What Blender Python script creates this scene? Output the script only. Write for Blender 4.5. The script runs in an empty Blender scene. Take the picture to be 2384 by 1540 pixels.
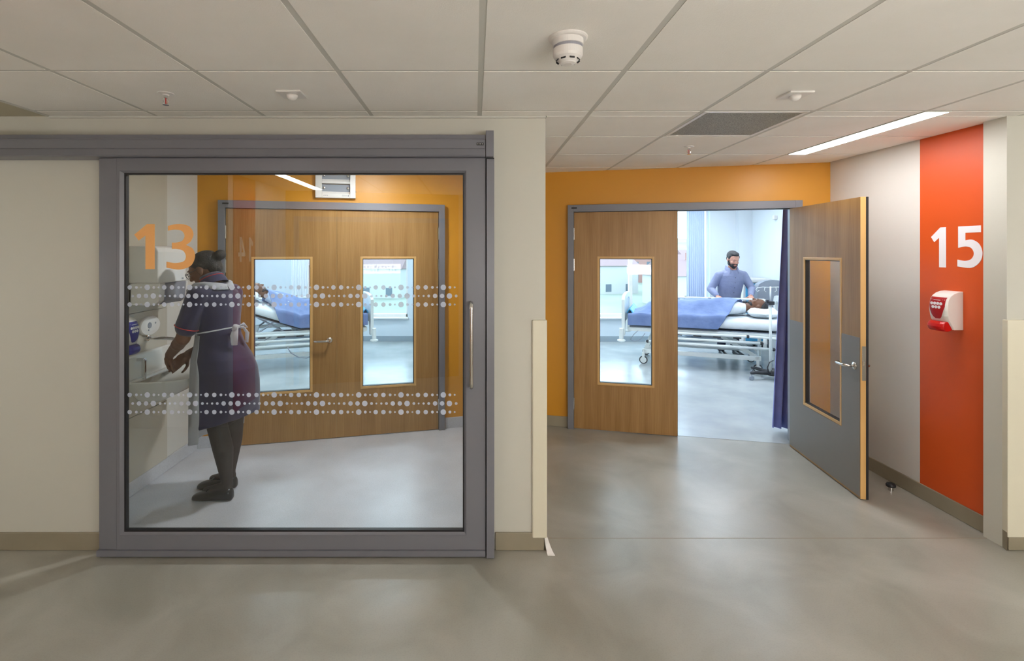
import bpy, bmesh, math, random
from mathutils import Vector, Matrix, noise
from mathutils.geometry import tessellate_polygon
random.seed(7)
S = bpy.context.scene
C = S.collection
# ------------------------------------------------------------ camera
F_PX = 1170.0; CX = 1106.0; CY = 586.0; EYE = 1.664
cam_d = bpy.data.cameras.new('camera'); cam = bpy.data.objects.new('camera', cam_d); C.objects.link(cam)
cam_d.sensor_fit = 'HORIZONTAL'; cam_d.sensor_width = 36.0
cam_d.lens = 36.0 * F_PX / 2384.0
cam_d.shift_x = (1192.0 - CX) / 2384.0
cam_d.shift_y = -(770.0 - CY) / 2384.0
cam_d.clip_start = 0.05; cam_d.clip_end = 1000
cam.location = (0, 0, EYE); cam.rotation_euler = (math.pi/2, 0, 0)
S.camera = cam
# ------------------------------------------------------------ view
S.view_settings.view_transform = 'Standard'; S.view_settings.look = 'None'
S.view_settings.exposure = 0.95; S.view_settings.gamma = 1.0
S.view_settings.use_curve_mapping = False
S.cycles.use_denoising = True
S.cycles.max_bounces = 10; S.cycles.diffuse_bounces = 5; S.cycles.transparent_max_bounces = 16
S.cycles.sample_clamp_indirect = 6.0
S.cycles.caustics_reflective = False; S.cycles.caustics_refractive = False
# ------------------------------------------------------------ world (overcast bright sky)
W = bpy.data.worlds.new('sky'); S.world = W; W.use_nodes = True
nt = W.node_tree; nt.nodes.clear()
_o = nt.nodes.new('ShaderNodeOutputWorld'); _b = nt.nodes.new('ShaderNodeBackground')
_b.inputs[0].default_value = (0.62, 0.83, 1.0, 1); _b.inputs[1].default_value = 3.0
nt.links.new(_b.outputs[0], _o.inputs[0])
def portal(x, y, z, w, h):
    l = bpy.data.lights.new('window_portal', 'AREA'); l.shape = 'RECTANGLE'; l.size = w; l.size_y = h
    l.cycles.is_portal = True
    o = bpy.data.objects.new('window_portal', l); C.objects.link(o)
    o.location = (x, y, z); o.rotation_euler = (math.radians(-90), 0, 0)   # emits towards -Y, into the room
portal(-2.30, 9.50, 1.55, 2.1, 2.2)
portal(3.125, 9.50, 1.55, 2.41, 2.2)
LAMP = 16.0          # corridor lamps
H = 2.42             # ceiling height
# ------------------------------------------------------------ materials
def mat(name, col, rough=0.5, metal=0.0, spec=0.5, em=None, em_s=0.0, coat=0.0, sheen=0.0):
    m = bpy.data.materials.new(name); m.use_nodes = True
    p = m.node_tree.nodes['Principled BSDF']
    p.inputs['Base Color'].default_value = (*col, 1)
    p.inputs['Roughness'].default_value = rough; p.inputs['Metallic'].default_value = metal
    p.inputs['Specular IOR Level'].default_value = spec
    if coat: p.inputs['Coat Weight'].default_value = coat
    if sheen: p.inputs['Sheen Weight'].default_value = sheen
    if em:
        p.inputs['Emission Color'].default_value = (*em, 1); p.inputs['Emission Strength'].default_value = em_s
    m['c'] = col
    return m
def srgb(r, g, b):
    f = lambda c: (c/255/12.92) if c/255 <= 0.04045 else ((c/255+0.055)/1.055)**2.4
    return (f(r), f(g), f(b))
def mottle(m, c1, c2, scale=2.0, detail=6, stretch=(1, 1, 1), lo=0.35, hi=0.65, bump=0.0, bscale=60.0, speck=0.0, dist=0.0):
    t = m.node_tree; p = t.nodes['Principled BSDF']
    tc = t.nodes.new('ShaderNodeTexCoord'); mp = t.nodes.new('ShaderNodeMapping'); mp.inputs['Scale'].default_value = stretch
    n = t.nodes.new('ShaderNodeTexNoise'); n.inputs['Scale'].default_value = scale; n.inputs['Detail'].default_value = detail
    n.inputs['Distortion'].default_value = dist
    r = t.nodes.new('ShaderNodeValToRGB')
    r.color_ramp.elements[0].position = lo; r.color_ramp.elements[0].color = (*c1, 1)
    r.color_ramp.elements[1].position = hi; r.color_ramp.elements[1].color = (*c2, 1)
    t.links.new(tc.outputs['Object'], mp.inputs[0]); t.links.new(mp.outputs[0], n.inputs['Vector'])
    t.links.new(n.outputs['Fac'], r.inputs[0])
    out = r.outputs[0]
    if speck:
        n2 = t.nodes.new('ShaderNodeTexNoise'); n2.inputs['Scale'].default_value = 140; n2.inputs['Detail'].default_value = 2
        r2 = t.nodes.new('ShaderNodeValToRGB'); r2.color_ramp.elements[0].position = 0.38; r2.color_ramp.elements[1].position = 0.5
        k = 1 - speck
        r2.color_ramp.elements[0].color = (k, k, k, 1); r2.color_ramp.elements[1].color = (1, 1, 1, 1)
        mx = t.nodes.new('ShaderNodeMixRGB'); mx.blend_type = 'MULTIPLY'; mx.inputs[0].default_value = 1
        t.links.new(tc.outputs['Object'], n2.inputs['Vector']); t.links.new(n2.outputs['Fac'], r2.inputs[0])
        t.links.new(out, mx.inputs[1]); t.links.new(r2.outputs[0], mx.inputs[2]); out = mx.outputs[0]
    t.links.new(out, p.inputs['Base Color'])
    if bump:
        n3 = t.nodes.new('ShaderNodeTexNoise'); n3.inputs['Scale'].default_value = bscale
        b = t.nodes.new('ShaderNodeBump'); b.inputs['Strength'].default_value = bump; b.inputs['Distance'].default_value = 0.01
        t.links.new(tc.outputs['Object'], n3.inputs['Vector']); t.links.new(n3.outputs['Fac'], b.inputs['Height'])
        t.links.new(b.outputs[0], p.inputs['Normal'])
    return m
M = {}
M['cream'] = mat('wall_cream', srgb(203, 200, 189), 0.6)
M['white_wall'] = mat('wall_white', srgb(216, 212, 206), 0.45)
M['panel'] = mat('service_panel', srgb(196, 188, 174), 0.35)
M['dim_wall'] = mat('wall_beige', srgb(176, 166, 146), 0.6)
M['amber'] = mottle(mat('amber_paint', (0.62, 0.27, 0.02), 0.42), srgb(206, 141, 32), srgb(210, 145, 36), 1.5)
M['orange'] = mottle(mat('orange_paint', (0.7, 0.12, 0.02), 0.42), srgb(212, 84, 32), srgb(216, 88, 34), 1.5)
M['guard'] = mat('corner_guard', srgb(222, 215, 194), 0.4)
M['tile'] = mottle(mat('ceiling_tile', (0.7, 0.68, 0.64), 0.9), srgb(242, 238, 231), srgb(246, 242, 236), 3, bump=0.15, bscale=220)
M['tbar'] = mat('ceiling_bar', srgb(204, 202, 194), 0.6)
M['plaster'] = mat('ceiling_plaster', srgb(190, 182, 158), 0.8)
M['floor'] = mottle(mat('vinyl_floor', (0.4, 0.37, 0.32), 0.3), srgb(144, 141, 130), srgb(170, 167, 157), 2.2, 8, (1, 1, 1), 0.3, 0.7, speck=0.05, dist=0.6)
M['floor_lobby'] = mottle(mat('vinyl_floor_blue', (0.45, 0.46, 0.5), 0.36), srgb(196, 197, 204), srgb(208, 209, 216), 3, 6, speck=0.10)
M['floor_ward'] = mottle(mat('vinyl_floor_ward', (0.45, 0.47, 0.5), 0.22), srgb(164, 170, 172), srgb(184, 188, 188), 2.0, 6)
M['skirt'] = mottle(mat('vinyl_skirting', (0.25, 0.23, 0.19), 0.45), srgb(142, 132, 112), srgb(154, 144, 124), 3)
M['grey'] = mat('grey_powder_coat', srgb(122, 122, 130), 0.34, 0.1)
M['black'] = mat('black_rubber', (0.012, 0.012, 0.014), 0.5)
M['dark'] = mat('dark_plastic', (0.03, 0.03, 0.035), 0.4)
M['steel'] = mat('satin_steel', (0.62, 0.60, 0.57), 0.22, 1.0)
M['chrome'] = mat('chrome', (0.8, 0.8, 0.8), 0.07, 1.0)
M['plastic'] = mat('white_plastic', srgb(232, 228, 224), 0.3)
M['ceramic'] = mat('white_ceramic', srgb(226, 224, 218), 0.12)
M['bead'] = mat('oak_bead', srgb(206, 164, 104), 0.4)
M['edge'] = mottle(mat('oak_lipping', (0.6, 0.4, 0.2), 0.45), srgb(206, 158, 92), srgb(222, 178, 112), 8, 6, (1, 1, .1))
M['kick'] = mat('grey_laminate', srgb(124, 118, 112), 0.4)
def wood_mat():
    m = mat('oak_veneer', (0.35, 0.2, 0.08), 0.4)
    t = m.node_tree; p = t.nodes['Principled BSDF']
    tc = t.nodes.new('ShaderNodeTexCoord'); mp = t.nodes.new('ShaderNodeMapping'); mp.inputs['Scale'].default_value = (9, 9, 0.5)
    n = t.nodes.new('ShaderNodeTexNoise'); n.inputs['Scale'].default_value = 1.6; n.inputs['Detail'].default_value = 3; n.inputs['Distortion'].default_value = 0.4
    mp2 = t.nodes.new('ShaderNodeMapping'); mp2.inputs['Scale'].default_value = (90, 90, 2.2)
    n2 = t.nodes.new('ShaderNodeTexNoise'); n2.inputs['Scale'].default_value = 1.8; n2.inputs['Detail'].default_value = 6
    r = t.nodes.new('ShaderNodeValToRGB'); e = r.color_ramp.elements
    e[0].position = 0.3; e[0].color = (*srgb(138, 98, 50), 1); e[1].position = 0.7; e[1].color = (*srgb(172, 132, 80), 1)
    a = t.nodes.new('ShaderNodeMath'); a.operation = 'MULTIPLY_ADD'; a.inputs[1].default_value = 0.45; a.inputs[2].default_value = 0.0
    b = t.nodes.new('ShaderNodeMath'); b.operation = 'MULTIPLY_ADD'; b.inputs[1].default_value = 0.55
    t.links.new(tc.outputs['Object'], mp.inputs[0]); t.links.new(tc.outputs['Object'], mp2.inputs[0])
    t.links.new(mp.outputs[0], n.inputs['Vector']); t.links.new(mp2.outputs[0], n2.inputs['Vector'])
    t.links.new(n2.outputs['Fac'], a.inputs[0]); t.links.new(n.outputs['Fac'], b.inputs[0]); t.links.new(a.outputs[0], b.inputs[2])
    t.links.new(b.outputs[0], r.inputs[0]); t.links.new(r.outputs[0], p.inputs['Base Color'])
    return m
M['wood'] = wood_mat()
def glass_mat(name, tint, ior):
    m = bpy.data.materials.new(name); m.use_nodes = True; t = m.node_tree; t.nodes.clear()
    o = t.nodes.new('ShaderNodeOutputMaterial'); tr = t.nodes.new('ShaderNodeBsdfTransparent'); tr.inputs[0].default_value = (*tint, 1)
    g = t.nodes.new('ShaderNodeBsdfGlossy'); g.inputs['Roughness'].default_value = 0.0
    fr = t.nodes.new('ShaderNodeFresnel'); fr.inputs[0].default_value = ior
    geo = t.nodes.new('ShaderNodeNewGeometry'); mul = t.nodes.new('ShaderNodeMath'); mul.operation = 'MULTIPLY'
    inv = t.nodes.new('ShaderNodeMath'); inv.operation = 'SUBTRACT'; inv.inputs[0].default_value = 1.0
    t.links.new(geo.outputs['Backfacing'], inv.inputs[1]); t.links.new(inv.outputs[0], mul.inputs[0]); t.links.new(fr.outputs[0], mul.inputs[1])
    mx = t.nodes.new('ShaderNodeMixShader')
    t.links.new(mul.outputs[0], mx.inputs[0]); t.links.new(tr.outputs[0], mx.inputs[1]); t.links.new(g.outputs[0], mx.inputs[2])
    t.links.new(mx.outputs[0], o.inputs[0]); return m
M['glass'] = glass_mat('clear_glass', (0.93, 0.96, 0.96), 1.92)
M['pane'] = glass_mat('vision_glass', (0.97, 0.99, 0.99), 1.35)
def film_mat(name, col, clear, tl_w=0.5):
    m = bpy.data.materials.new(name); m.use_nodes = True; t = m.node_tree; t.nodes.clear()
    o = t.nodes.new('ShaderNodeOutputMaterial'); tr = t.nodes.new('ShaderNodeBsdfTransparent')
    d = t.nodes.new('ShaderNodeBsdfDiffuse'); d.inputs[0].default_value = (*col, 1)
    tl = t.nodes.new('ShaderNodeBsdfTranslucent'); tl.inputs[0].default_value = (*col, 1)
    a = t.nodes.new('ShaderNodeMixShader'); a.inputs[0].default_value = tl_w
    b = t.nodes.new('ShaderNodeMixShader'); b.inputs[0].default_value = clear
    t.links.new(d.outputs[0], a.inputs[1]); t.links.new(tl.outputs[0], a.inputs[2])
    t.links.new(a.outputs[0], b.inputs[1]); t.links.new(tr.outputs[0], b.inputs[2]); t.links.new(b.outputs[0], o.inputs[0]); return m
M['film'] = film_mat('frosted_film', (0.74, 0.78, 0.88), 0.40)
M['film_orange'] = film_mat('orange_film', srgb(255, 204, 136), 0.02, .3)
M['smoky'] = film_mat('clear_cover', (0.55, 0.55, 0.62), 0.25)
M['bag'] = film_mat('clear_bag', (0.85, 0.88, 0.9), 0.3)
M['num_white'] = mat('white_vinyl', srgb(238, 236, 240), 0.5)
M['opal'] = mat('opal_cover', (1, 1, 1), 0.5, em=(1.0, 0.985, 0.96), em_s=18.0)  # glow of the fill lights added out of view in the corridor
M['spot'] = mat('downlight_lens', (1, 1, 1), 0.5, em=(0.97, 0.98, 1.0), em_s=185.0)
M['led'] = mat('led_panel', (1, 1, 1), 0.5, em=(0.78, 0.89, 1.0), em_s=18.0)  # glow of the fill lights added over the wards
M['lamp'] = mat('lamp_diffuser', (1, 1, 1), 0.5, em=(0.99, 0.99, 1.0), em_s=LAMP)
M['mesh_grille'] = mottle(mat('grille', (0.3, 0.3, 0.26), 0.5), srgb(116, 114, 102), srgb(166, 162, 148), 260, 0, lo=0.45, hi=0.55)
M['skin_dark'] = mat('skin_brown', srgb(116, 76, 54), 0.5)
M['skin_fair'] = mat('skin_fair', srgb(206, 150, 128), 0.5)
M['hair'] = mottle(mat('black_hair', (0.02, 0.018, 0.02), 0.6), (0.012, 0.011, 0.012), (0.035, 0.03, 0.03), 60, 4, (1, 1, .2), bump=0.6, bscale=150)
M['navy'] = mottle(mat('navy_cloth', (0.04, 0.04, 0.12), 0.85, sheen=0.3), srgb(36, 34, 66), srgb(44, 41, 78), 5, bump=0.3, bscale=14)
M['red'] = mat('red_piping', srgb(200, 40, 40), 0.7)
M['apron'] = film_mat('apron_film', (0.82, 0.83, 0.87), 0.12)
M['tights'] = mat('dark_tights', srgb(54, 48, 48), 0.7)
M['shoe'] = mat('black_leather', (0.012, 0.012, 0.014), 0.3)
M['shirt'] = mottle(mat('shirt_blue', (0.2, 0.25, 0.4), 0.85), srgb(128, 134, 164), srgb(142, 148, 176), 6, bump=0.9, bscale=16)
M['trouser'] = mat('navy_trouser', srgb(34, 38, 60), 0.85)
M['sheet'] = mottle(mat('white_sheet', (0.8, 0.82, 0.84), 0.8), srgb(222, 228, 232), srgb(232, 236, 238), 4, bump=0.4, bscale=9)
M['blanket'] = mottle(mat('blue_blanket', (0.2, 0.3, 0.6), 0.85, sheen=0.2), srgb(104, 124, 170), srgb(120, 140, 184), 5, bump=0.8, bscale=12)
M['bedwhite'] = mat('bed_enamel', srgb(226, 230, 228), 0.3)
M['bluepad'] = mat('cyan_plastic', srgb(70, 160, 205), 0.4)
M['teal'] = mat('teal_plastic', srgb(40, 170, 165), 0.4)
M['curtain'] = mottle(mat('curtain_blue', (0.1, 0.12, 0.4), 0.9), srgb(126, 134, 202), srgb(138, 146, 212), 6, bump=0.2, bscale=30)
M['blind'] = mat('pale_blue_curtain', srgb(200, 214, 236), 0.8)
M['white_curtain'] = mat('white_curtain', srgb(236, 240, 244), 0.8)
M['ward_wall'] = mat('ward_wall', srgb(220, 226, 230), 0.6)
M['ward_low'] = mat('ward_wall_low', srgb(212, 222, 230), 0.5)
M['ward_skirt'] = mat('ward_skirting', srgb(150, 164, 174), 0.4)
M['soap_blue'] = mat('blue_plastic', srgb(60, 62, 150), 0.3)
M['soap_red'] = mat('red_plastic', srgb(200, 22, 22), 0.25)
M['label_red'] = mat('red_label', srgb(170, 20, 28), 0.35)
M['yellow'] = mat('yellow_plastic', srgb(170, 170, 96), 0.4)
M['wallgrey'] = mat('grey_fabric', srgb(150, 156, 166), 0.8)
# ------------------------------------------------------------ mesh helpers
def V(*a): return Vector(a)
def attach(o, parent):
    if parent is None: return
    o.parent = parent
    if parent.type == 'EMPTY':
        o.matrix_parent_inverse = (Matrix.Translation(parent.location) @ Matrix.Rotation(parent.rotation_euler.z, 4, 'Z')).inverted()
SPLIT = {'lifting_arms': 'lifting_arm', 'lettering': 'lettering_line', 'end_boards': 'end_board', 'counterweights': 'counterweight', 'towel_cheeks': 'towel_cheek',
         'rail_end_knobs': 'rail_end_knob', 'eyes': 'eye', 'irises': 'iris', 'eyebrows': 'eyebrow', 'buttons': 'button', 'side_screws': 'side_screw', 'frame_labels': 'frame_label',
         'piping': 'piping', 'edge_lipping': 'edge_lipping', 'frame_seal': 'frame_seal', 'brush_seal': 'brush_seal', 'spectacle_lens': 'spectacle_lens', 'lock_faceplate': 'lock_faceplate',
         'pole_clamp': 'pole_clamp', 'rail_control_panel': 'rail_control_panel', 'power_cable': 'power_cable', 'suspension_wire': 'suspension_wire', 'rating_text': 'rating_line', 'sensor_eye': 'sensor_eye', 'track_cover': 'track_cover', 'trim_service_panel': 'trim_service_panel', 'plate_lettering': 'plate_letter'}
def islands(bm):
    seen = set(); out = []
    for v in bm.verts:
        if v in seen: continue
        st = [v]; seen.add(v); g = []
        while st:
            a = st.pop(); g.append(a)
            for e in a.link_edges:
                b = e.other_vert(a)
                if b not in seen: seen.add(b); st.append(b)
        out.append(set(g))
    return out
def finish(name, bm, m, parent=None, smooth=False, bevel=0.0, seg=2, recalc=True, sub=0):
    if name in SPLIT:
        isl = islands(bm); res = []
        for g in isl:
            b2 = bm.copy(); idx = {v.index for v in g} if False else None
            bm.verts.index_update(); b2.verts.ensure_lookup_table(); keep = {v.index for v in g}
            bmesh.ops.delete(b2, geom=[v for k, v in enumerate(b2.verts) if k not in keep]); res.append(_finish(SPLIT[name], b2, m, parent, smooth, bevel, seg, recalc, sub))
        bm.free(); return res[0]
    return _finish(name, bm, m, parent, smooth, bevel, seg, recalc, sub)
def _finish(name, bm, m, parent=None, smooth=False, bevel=0.0, seg=2, recalc=True, sub=0):
    if recalc: bmesh.ops.recalc_face_normals(bm, faces=bm.faces)
    me = bpy.data.meshes.new(name); bm.to_mesh(me); bm.free()
    for x in (m if isinstance(m, (list, tuple)) else [m]): me.materials.append(x)
    o = bpy.data.objects.new(name, me); C.objects.link(o)
    attach(o, parent)
    if smooth:
        for p in me.polygons: p.use_smooth = True
    if bevel:
        b = o.modifiers.new('bevel', 'BEVEL'); b.width = bevel; b.segments = seg; b.limit_method = 'ANGLE'; b.angle_limit = math.radians(40)
    if sub:
        b = o.modifiers.new('sub', 'SUBSURF'); b.levels = sub; b.render_levels = sub
    return o
def bx(bm, x0, x1, y0, y1, z0, z1, mi=0, T=None):
    ps = [V(x, y, z) for z in (z0, z1) for y in (y0, y1) for x in (x0, x1)]
    if T is not None: ps = [T @ p for p in ps]
    v = [bm.verts.new(p) for p in ps]
    for f in ((0, 1, 3, 2), (4, 5, 7, 6), (0, 1, 5, 4), (2, 3, 7, 6), (0, 2, 6, 4), (1, 3, 7, 5)):
        fc = bm.faces.new([v[i] for i in f]); fc.material_index = mi
def box(name, x0, x1, y0, y1, z0, z1, m, parent=None, bevel=0.0, T=None):
    bm = bmesh.new(); bx(bm, x0, x1, y0, y1, z0, z1, 0, T); return finish(name, bm, m, parent, bevel=bevel)
def ring_faces(bm, rings, closed=True, cap=True, mi=0):
    for a, b in zip(rings, rings[1:]):
        n = len(a)
        for i in range(n if closed else n-1):
            j = (i+1) % n
            f = bm.faces.new((a[i], a[j], b[j], b[i])); f.material_index = mi
    if cap and closed:
        f = bm.faces.new(rings[0]); f.material_index = mi
        f = bm.faces.new(list(reversed(rings[-1]))); f.material_index = mi
def tube(bm, pts, r, n=12, cap=True, mi=0, flat=1.0):
    pts = [Vector(p) for p in pts]; rs = r if isinstance(r, (list, tuple)) else [r]*len(pts)
    rings = []; prev = None
    for i, p in enumerate(pts):
        if i == 0: d = pts[1]-p
        elif i == len(pts)-1: d = p-pts[i-1]
        else: d = (pts[i+1]-p).normalized() + (p-pts[i-1]).normalized()
        if d.length < 1e-9: d = V(0, 0, 1)
        d.normalize()
        if prev is None:
            up = V(0, 0, 1) if abs(d.z) < 0.9 else V(1, 0, 0)
            a = d.cross(up).normalized()
        else:
            a = (prev - d*prev.dot(d)); a = a.normalized() if a.length > 1e-6 else d.orthogonal().normalized()
        prev = a; b = d.cross(a)
        rings.append([bm.verts.new(p + rs[i]*(math.cos(t)*a + flat*math.sin(t)*b)) for t in [2*math.pi*k/n for k in range(n)]])
    ring_faces(bm, rings, True, cap, mi)
def lathe(bm, prof, c=(0, 0, 0), n=24, T=None, mi=0):
    c = Vector(c); rings = []
    for r, z in prof:
        ps = [c + V(r*math.cos(2*math.pi*k/n), r*math.sin(2*math.pi*k/n), z) for k in range(n)]
        if T is not None: ps = [T @ p for p in ps]
        rings.append([bm.verts.new(p) for p in ps])
    ring_faces(bm, rings, True, True, mi)
def ell(bm, c, r, R=None, u=20, v=12):
    mm = Matrix.Translation(Vector(c)) @ (R.to_4x4() if R is not None else Matrix.Identity(4)) @ Matrix.Diagonal((*r, 1))
    bmesh.ops.create_uvsphere(bm, u_segments=u, v_segments=v, radius=1.0, matrix=mm)
def limb(bm, pts, rs, n=16):
    pts = [Vector(p) for p in pts]
    q = []; qr = []
    for i in range(len(pts)-1):
        for k in range(6):
            t = k/6; q.append(pts[i].lerp(pts[i+1], t)); qr.append(rs[i]*(1-t)+rs[i+1]*t)
    q.append(pts[-1]); qr.append(rs[-1])
    tube(bm, q, qr, n)
    for p, r in zip(pts, rs): ell(bm, p, (r, r, r), u=14, v=8)
def loft(bm, rings, n=28, cap=True):
    """rings: (centre, side vector, front vector) ellipse rings"""
    R = []
    for k, (c, a, b) in enumerate(rings):
        c, a, b = Vector(c), Vector(a), Vector(b)
        R.append([bm.verts.new(c + math.cos(t)*a + math.sin(t)*b) for t in [2*math.pi*i/n for i in range(n)]])
    ring_faces(bm, R, True, cap)
def remeshed(name, bm, m, parent, voxel=0.005, smooth=6, fac=0.5):
    bmesh.ops.recalc_face_normals(bm, faces=bm.faces)
    me = bpy.data.meshes.new(name+'_src'); bm.to_mesh(me); bm.free()
    t = bpy.data.objects.new(name+'_src', me); C.objects.link(t)
    r = t.modifiers.new('r', 'REMESH'); r.mode = 'VOXEL'; r.voxel_size = voxel
    s = t.modifiers.new('s', 'SMOOTH'); s.factor = fac; s.iterations = smooth
    dg = bpy.context.evaluated_depsgraph_get(); dg.update()
    out = bpy.data.meshes.new_from_object(t.evaluated_get(dg)); out.name = name
    bpy.data.objects.remove(t); bpy.data.meshes.remove(me)
    out.materials.clear(); out.materials.append(m)
    for p in out.polygons: p.use_smooth = True
    o = bpy.data.objects.new(name, out); C.objects.link(o)
    attach(o, parent)
    return o
def empty(name, loc=(0, 0, 0), rz=0.0):
    o = bpy.data.objects.new(name, None); C.objects.link(o); o.location = loc; o.rotation_euler = (0, 0, rz); o.empty_display_size = 0.1
    return o
def tag(o, label=None, cat=None, group=None, kind=None):
    if label: o['label'] = label
    if cat: o['category'] = cat
    if group: o['group'] = group
    if kind: o['kind'] = kind
    return o
def struct(o): o['kind'] = 'structure'; return o
def plate(bm, contours, f, th, mi=0):
    """contours (outer + holes) of 2D points; f maps (x,y,d) to 3D; th thickness"""
    pts3 = [[V(p[0], p[1], 0) for p in c] for c in contours]
    tris = tessellate_polygon(pts3); flat = [p for c in contours for p in c]
    a = [bm.verts.new(f(p[0], p[1], 0)) for p in flat]; b = [bm.verts.new(f(p[0], p[1], th)) for p in flat]
    for t in tris:
        try:
            x = bm.faces.new([a[i] for i in t]); y = bm.faces.new([b[i] for i in reversed(t)]); x.material_index = y.material_index = mi
        except ValueError: pass
    k = 0
    for c in contours:
        n = len(c)
        for i in range(n):
            j = (i+1) % n; x = bm.faces.new((a[k+i], a[k+j], b[k+j], b[k+i])); x.material_index = mi
        k += n
def spl(pts, seg=8):
    """closed outline; items (x,y,'C'|'S'); Catmull-Rom through the S runs"""
    n = len(pts); out = []
    for i in range(n):
        p0, p1, p2, p3 = pts[(i-1) % n], pts[i], pts[(i+1) % n], pts[(i+2) % n]
        a = (p1 if p1[2] == 'C' else p0); d = (p2 if p2[2] == 'C' else p3)
        if p1[2] == 'C' and p2[2] == 'C': out.append((p1[0], p1[1])); continue
        for k in range(seg):
            t = k/seg
            q = []
            for j in (0, 1):
                q.append(0.5*((2*p1[j]) + (-a[j]+p2[j])*t + (2*a[j]-5*p1[j]+4*p2[j]-d[j])*t*t + (-a[j]+3*p1[j]-3*p2[j]+d[j])*t*t*t))
            out.append(tuple(q))
    return out
def norm_glyph(pts, x0, x1, y0, y1):
    return [((p[0]-x0)/(x1-x0), (y1-p[1])/(y1-y0), p[2]) for p in pts]
Cc = 'C'; Ss = 'S'
G1 = norm_glyph([(122, 540, Cc), (232, 450, Cc), (298, 450, Cc), (298, 832, Cc), (218, 832, Cc), (218, 548, Cc), (160, 590, Cc)], 122, 298, 450, 832)
G3 = norm_glyph([(408, 458, Cc), (500, 441, Ss), (590, 462, Ss), (626, 525, Ss), (604, 590, Ss), (562, 622, Cc), (620, 655, Ss), (640, 722, Ss), (604, 800, Ss), (510, 834, Ss), (396, 818, Cc), (396, 766, Cc), (470, 778, Ss), (543, 762, Ss), (562, 718, Ss), (538, 672, Ss), (490, 658, Ss), (442, 656, Cc), (442, 602, Cc), (482, 601, Ss), (532, 585, Ss), (550, 542, Ss), (524, 500, Ss), (462, 490, Ss), (408, 500, Cc)], 396, 640, 441, 834)
G5 = norm_glyph([(527, 797, Cc), (672, 797, Cc), (672, 838, Cc), (574, 838, Cc), (574, 884, Cc), (620, 882, Ss), (664, 912, Ss), (681, 965, Ss), (663, 1018, Ss), (610, 1052, Ss), (522, 1046, Cc), (522, 1003, Cc), (572, 1010, Ss), (612, 998, Ss), (628, 965, Ss), (612, 932, Ss), (575, 922, Ss), (527, 930, Cc)], 522, 681, 797, 1055)
G4 = [(0, .34, Cc), (.5, 1, Cc), (.80, 1, Cc), (.80, .38, Cc), (1, .38, Cc), (1, .22, Cc), (.80, .22, Cc), (.80, 0, Cc), (.53, 0, Cc), (.53, .22, Cc), (0, .22, Cc)]
G4H = [(.53, .75), (.53, .38), (.25, .38)]
def put_glyph(bm, g, w, h, f, th, holes=()):
    o = [(x*w, y*h) for x, y in spl(g)]
    plate(bm, [o] + [[(x*w, y*h) for x, y in hh] for hh in holes], f, th)
# ============================================================ SETTING
ANG = math.radians(13.3); TA = math.tan(ANG)
W13 = lambda x: 4.73 + TA*(x+0.292)          # face of the left amber wall
W15 = lambda x: 4.258 - TA*(x-3.01)          # face of the right amber wall
T13 = Matrix.Translation((-2.18, W13(-2.18), 0)) @ Matrix.Rotation(ANG, 4, 'Z')
T15 = Matrix.Translation((0.88, W15(0.88), 0)) @ Matrix.Rotation(-ANG, 4, 'Z')
FW = 2.805                                   # corridor wall face
def wall(name, boxes, mats, T=None, skirt=None):
    bm = bmesh.new()
    for b in boxes: bx(bm, *b[:6], b[6] if len(b) > 6 else 0, T)
    return struct(finish(name, bm, mats))
# floors
struct(box('floor', -5.2, 6.6, -1.7, FW, -0.1, 0, M['floor']))
wall('floor_lobby_right', [(0.393, 3.1, FW, 4.92, -0.1, 0)], M['floor'])
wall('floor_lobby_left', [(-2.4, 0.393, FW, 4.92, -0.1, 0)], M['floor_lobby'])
bm = bmesh.new()
v = [bm.verts.new(p) for p in ((-4.6, W13(-4.6)+.02, .0015), (.3, W13(.3)+.02, .0015), (5.2, W15(5.2)+.02, .0015), (5.2, 9.4, .0015), (-4.6, 9.4, .0015))]
bm.faces.new(v); o = finish('floor_ward', bm, M['floor_ward'], recalc=False); struct(o)
wall('floor_slab', [(-5.2, 6.6, 3.5, 9.7, -0.25, -0.001)], M['floor_ward'])
# weld seam of the vinyl across the lobby threshold
wall('trim_floor_seam', [(0.40, 3.0, 2.912, 2.918, 0, 0.0008)], M['skirt'])
# ceilings
def tiles(bm, X0, X1, Y0, Y1, skip=()):
    k0 = math.floor((X0-0.025)/0.6); k1 = math.ceil((X1-0.025)/0.6); j0 = math.floor((Y0-1.5)/0.6); j1 = math.ceil((Y1-1.5)/0.6)
    for k in range(k0, k1):
        for j in range(j0, j1):
            if (k, j) in skip: continue
            x0 = max(X0+.004, 0.025+0.6*k+0.012); x1 = min(X1-.004, 0.025+0.6*(k+1)-0.012)
            y0 = max(Y0+.004, 1.5+0.6*j+0.010); y1 = min(Y1-.004, 1.5+0.6*(j+1)-0.010)
            if x1-x0 < 0.02 or y1-y0 < 0.02: continue
            bx(bm, x0, x1, y0, y1, H, H+0.012)
bm = bmesh.new(); tiles(bm, -2.375, 6.4, -1.6, FW, skip={(2, 2)})
for (X0, X1, ln) in ((-2.33, 0.14, W13), (0.40, 3.0, W15)):
    b2 = bmesh.new(); tiles(b2, X0, X1, FW, 4.9, skip={(2, 2)})
    n = V(math.sin(ANG)*(-1 if ln is W13 else 1), math.cos(ANG), 0)
    bmesh.ops.bisect_plane(b2, geom=b2.verts[:]+b2.edges[:]+b2.faces[:], plane_co=V(0, ln(0)-.004, 0), plane_no=n, clear_outer=True)
    tmp = bpy.data.meshes.new('t'); b2.to_mesh(tmp); b2.free(); bm.from_mesh(tmp); bpy.data.meshes.remove(tmp)
bx(bm, -2.375, 6.6, -1.7, 4.93, H+0.0018, H+0.05, 1)
bx(bm, -5.2, -2.375, -1.7, FW+.1, H-0.001, H+0.05, 2)
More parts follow.
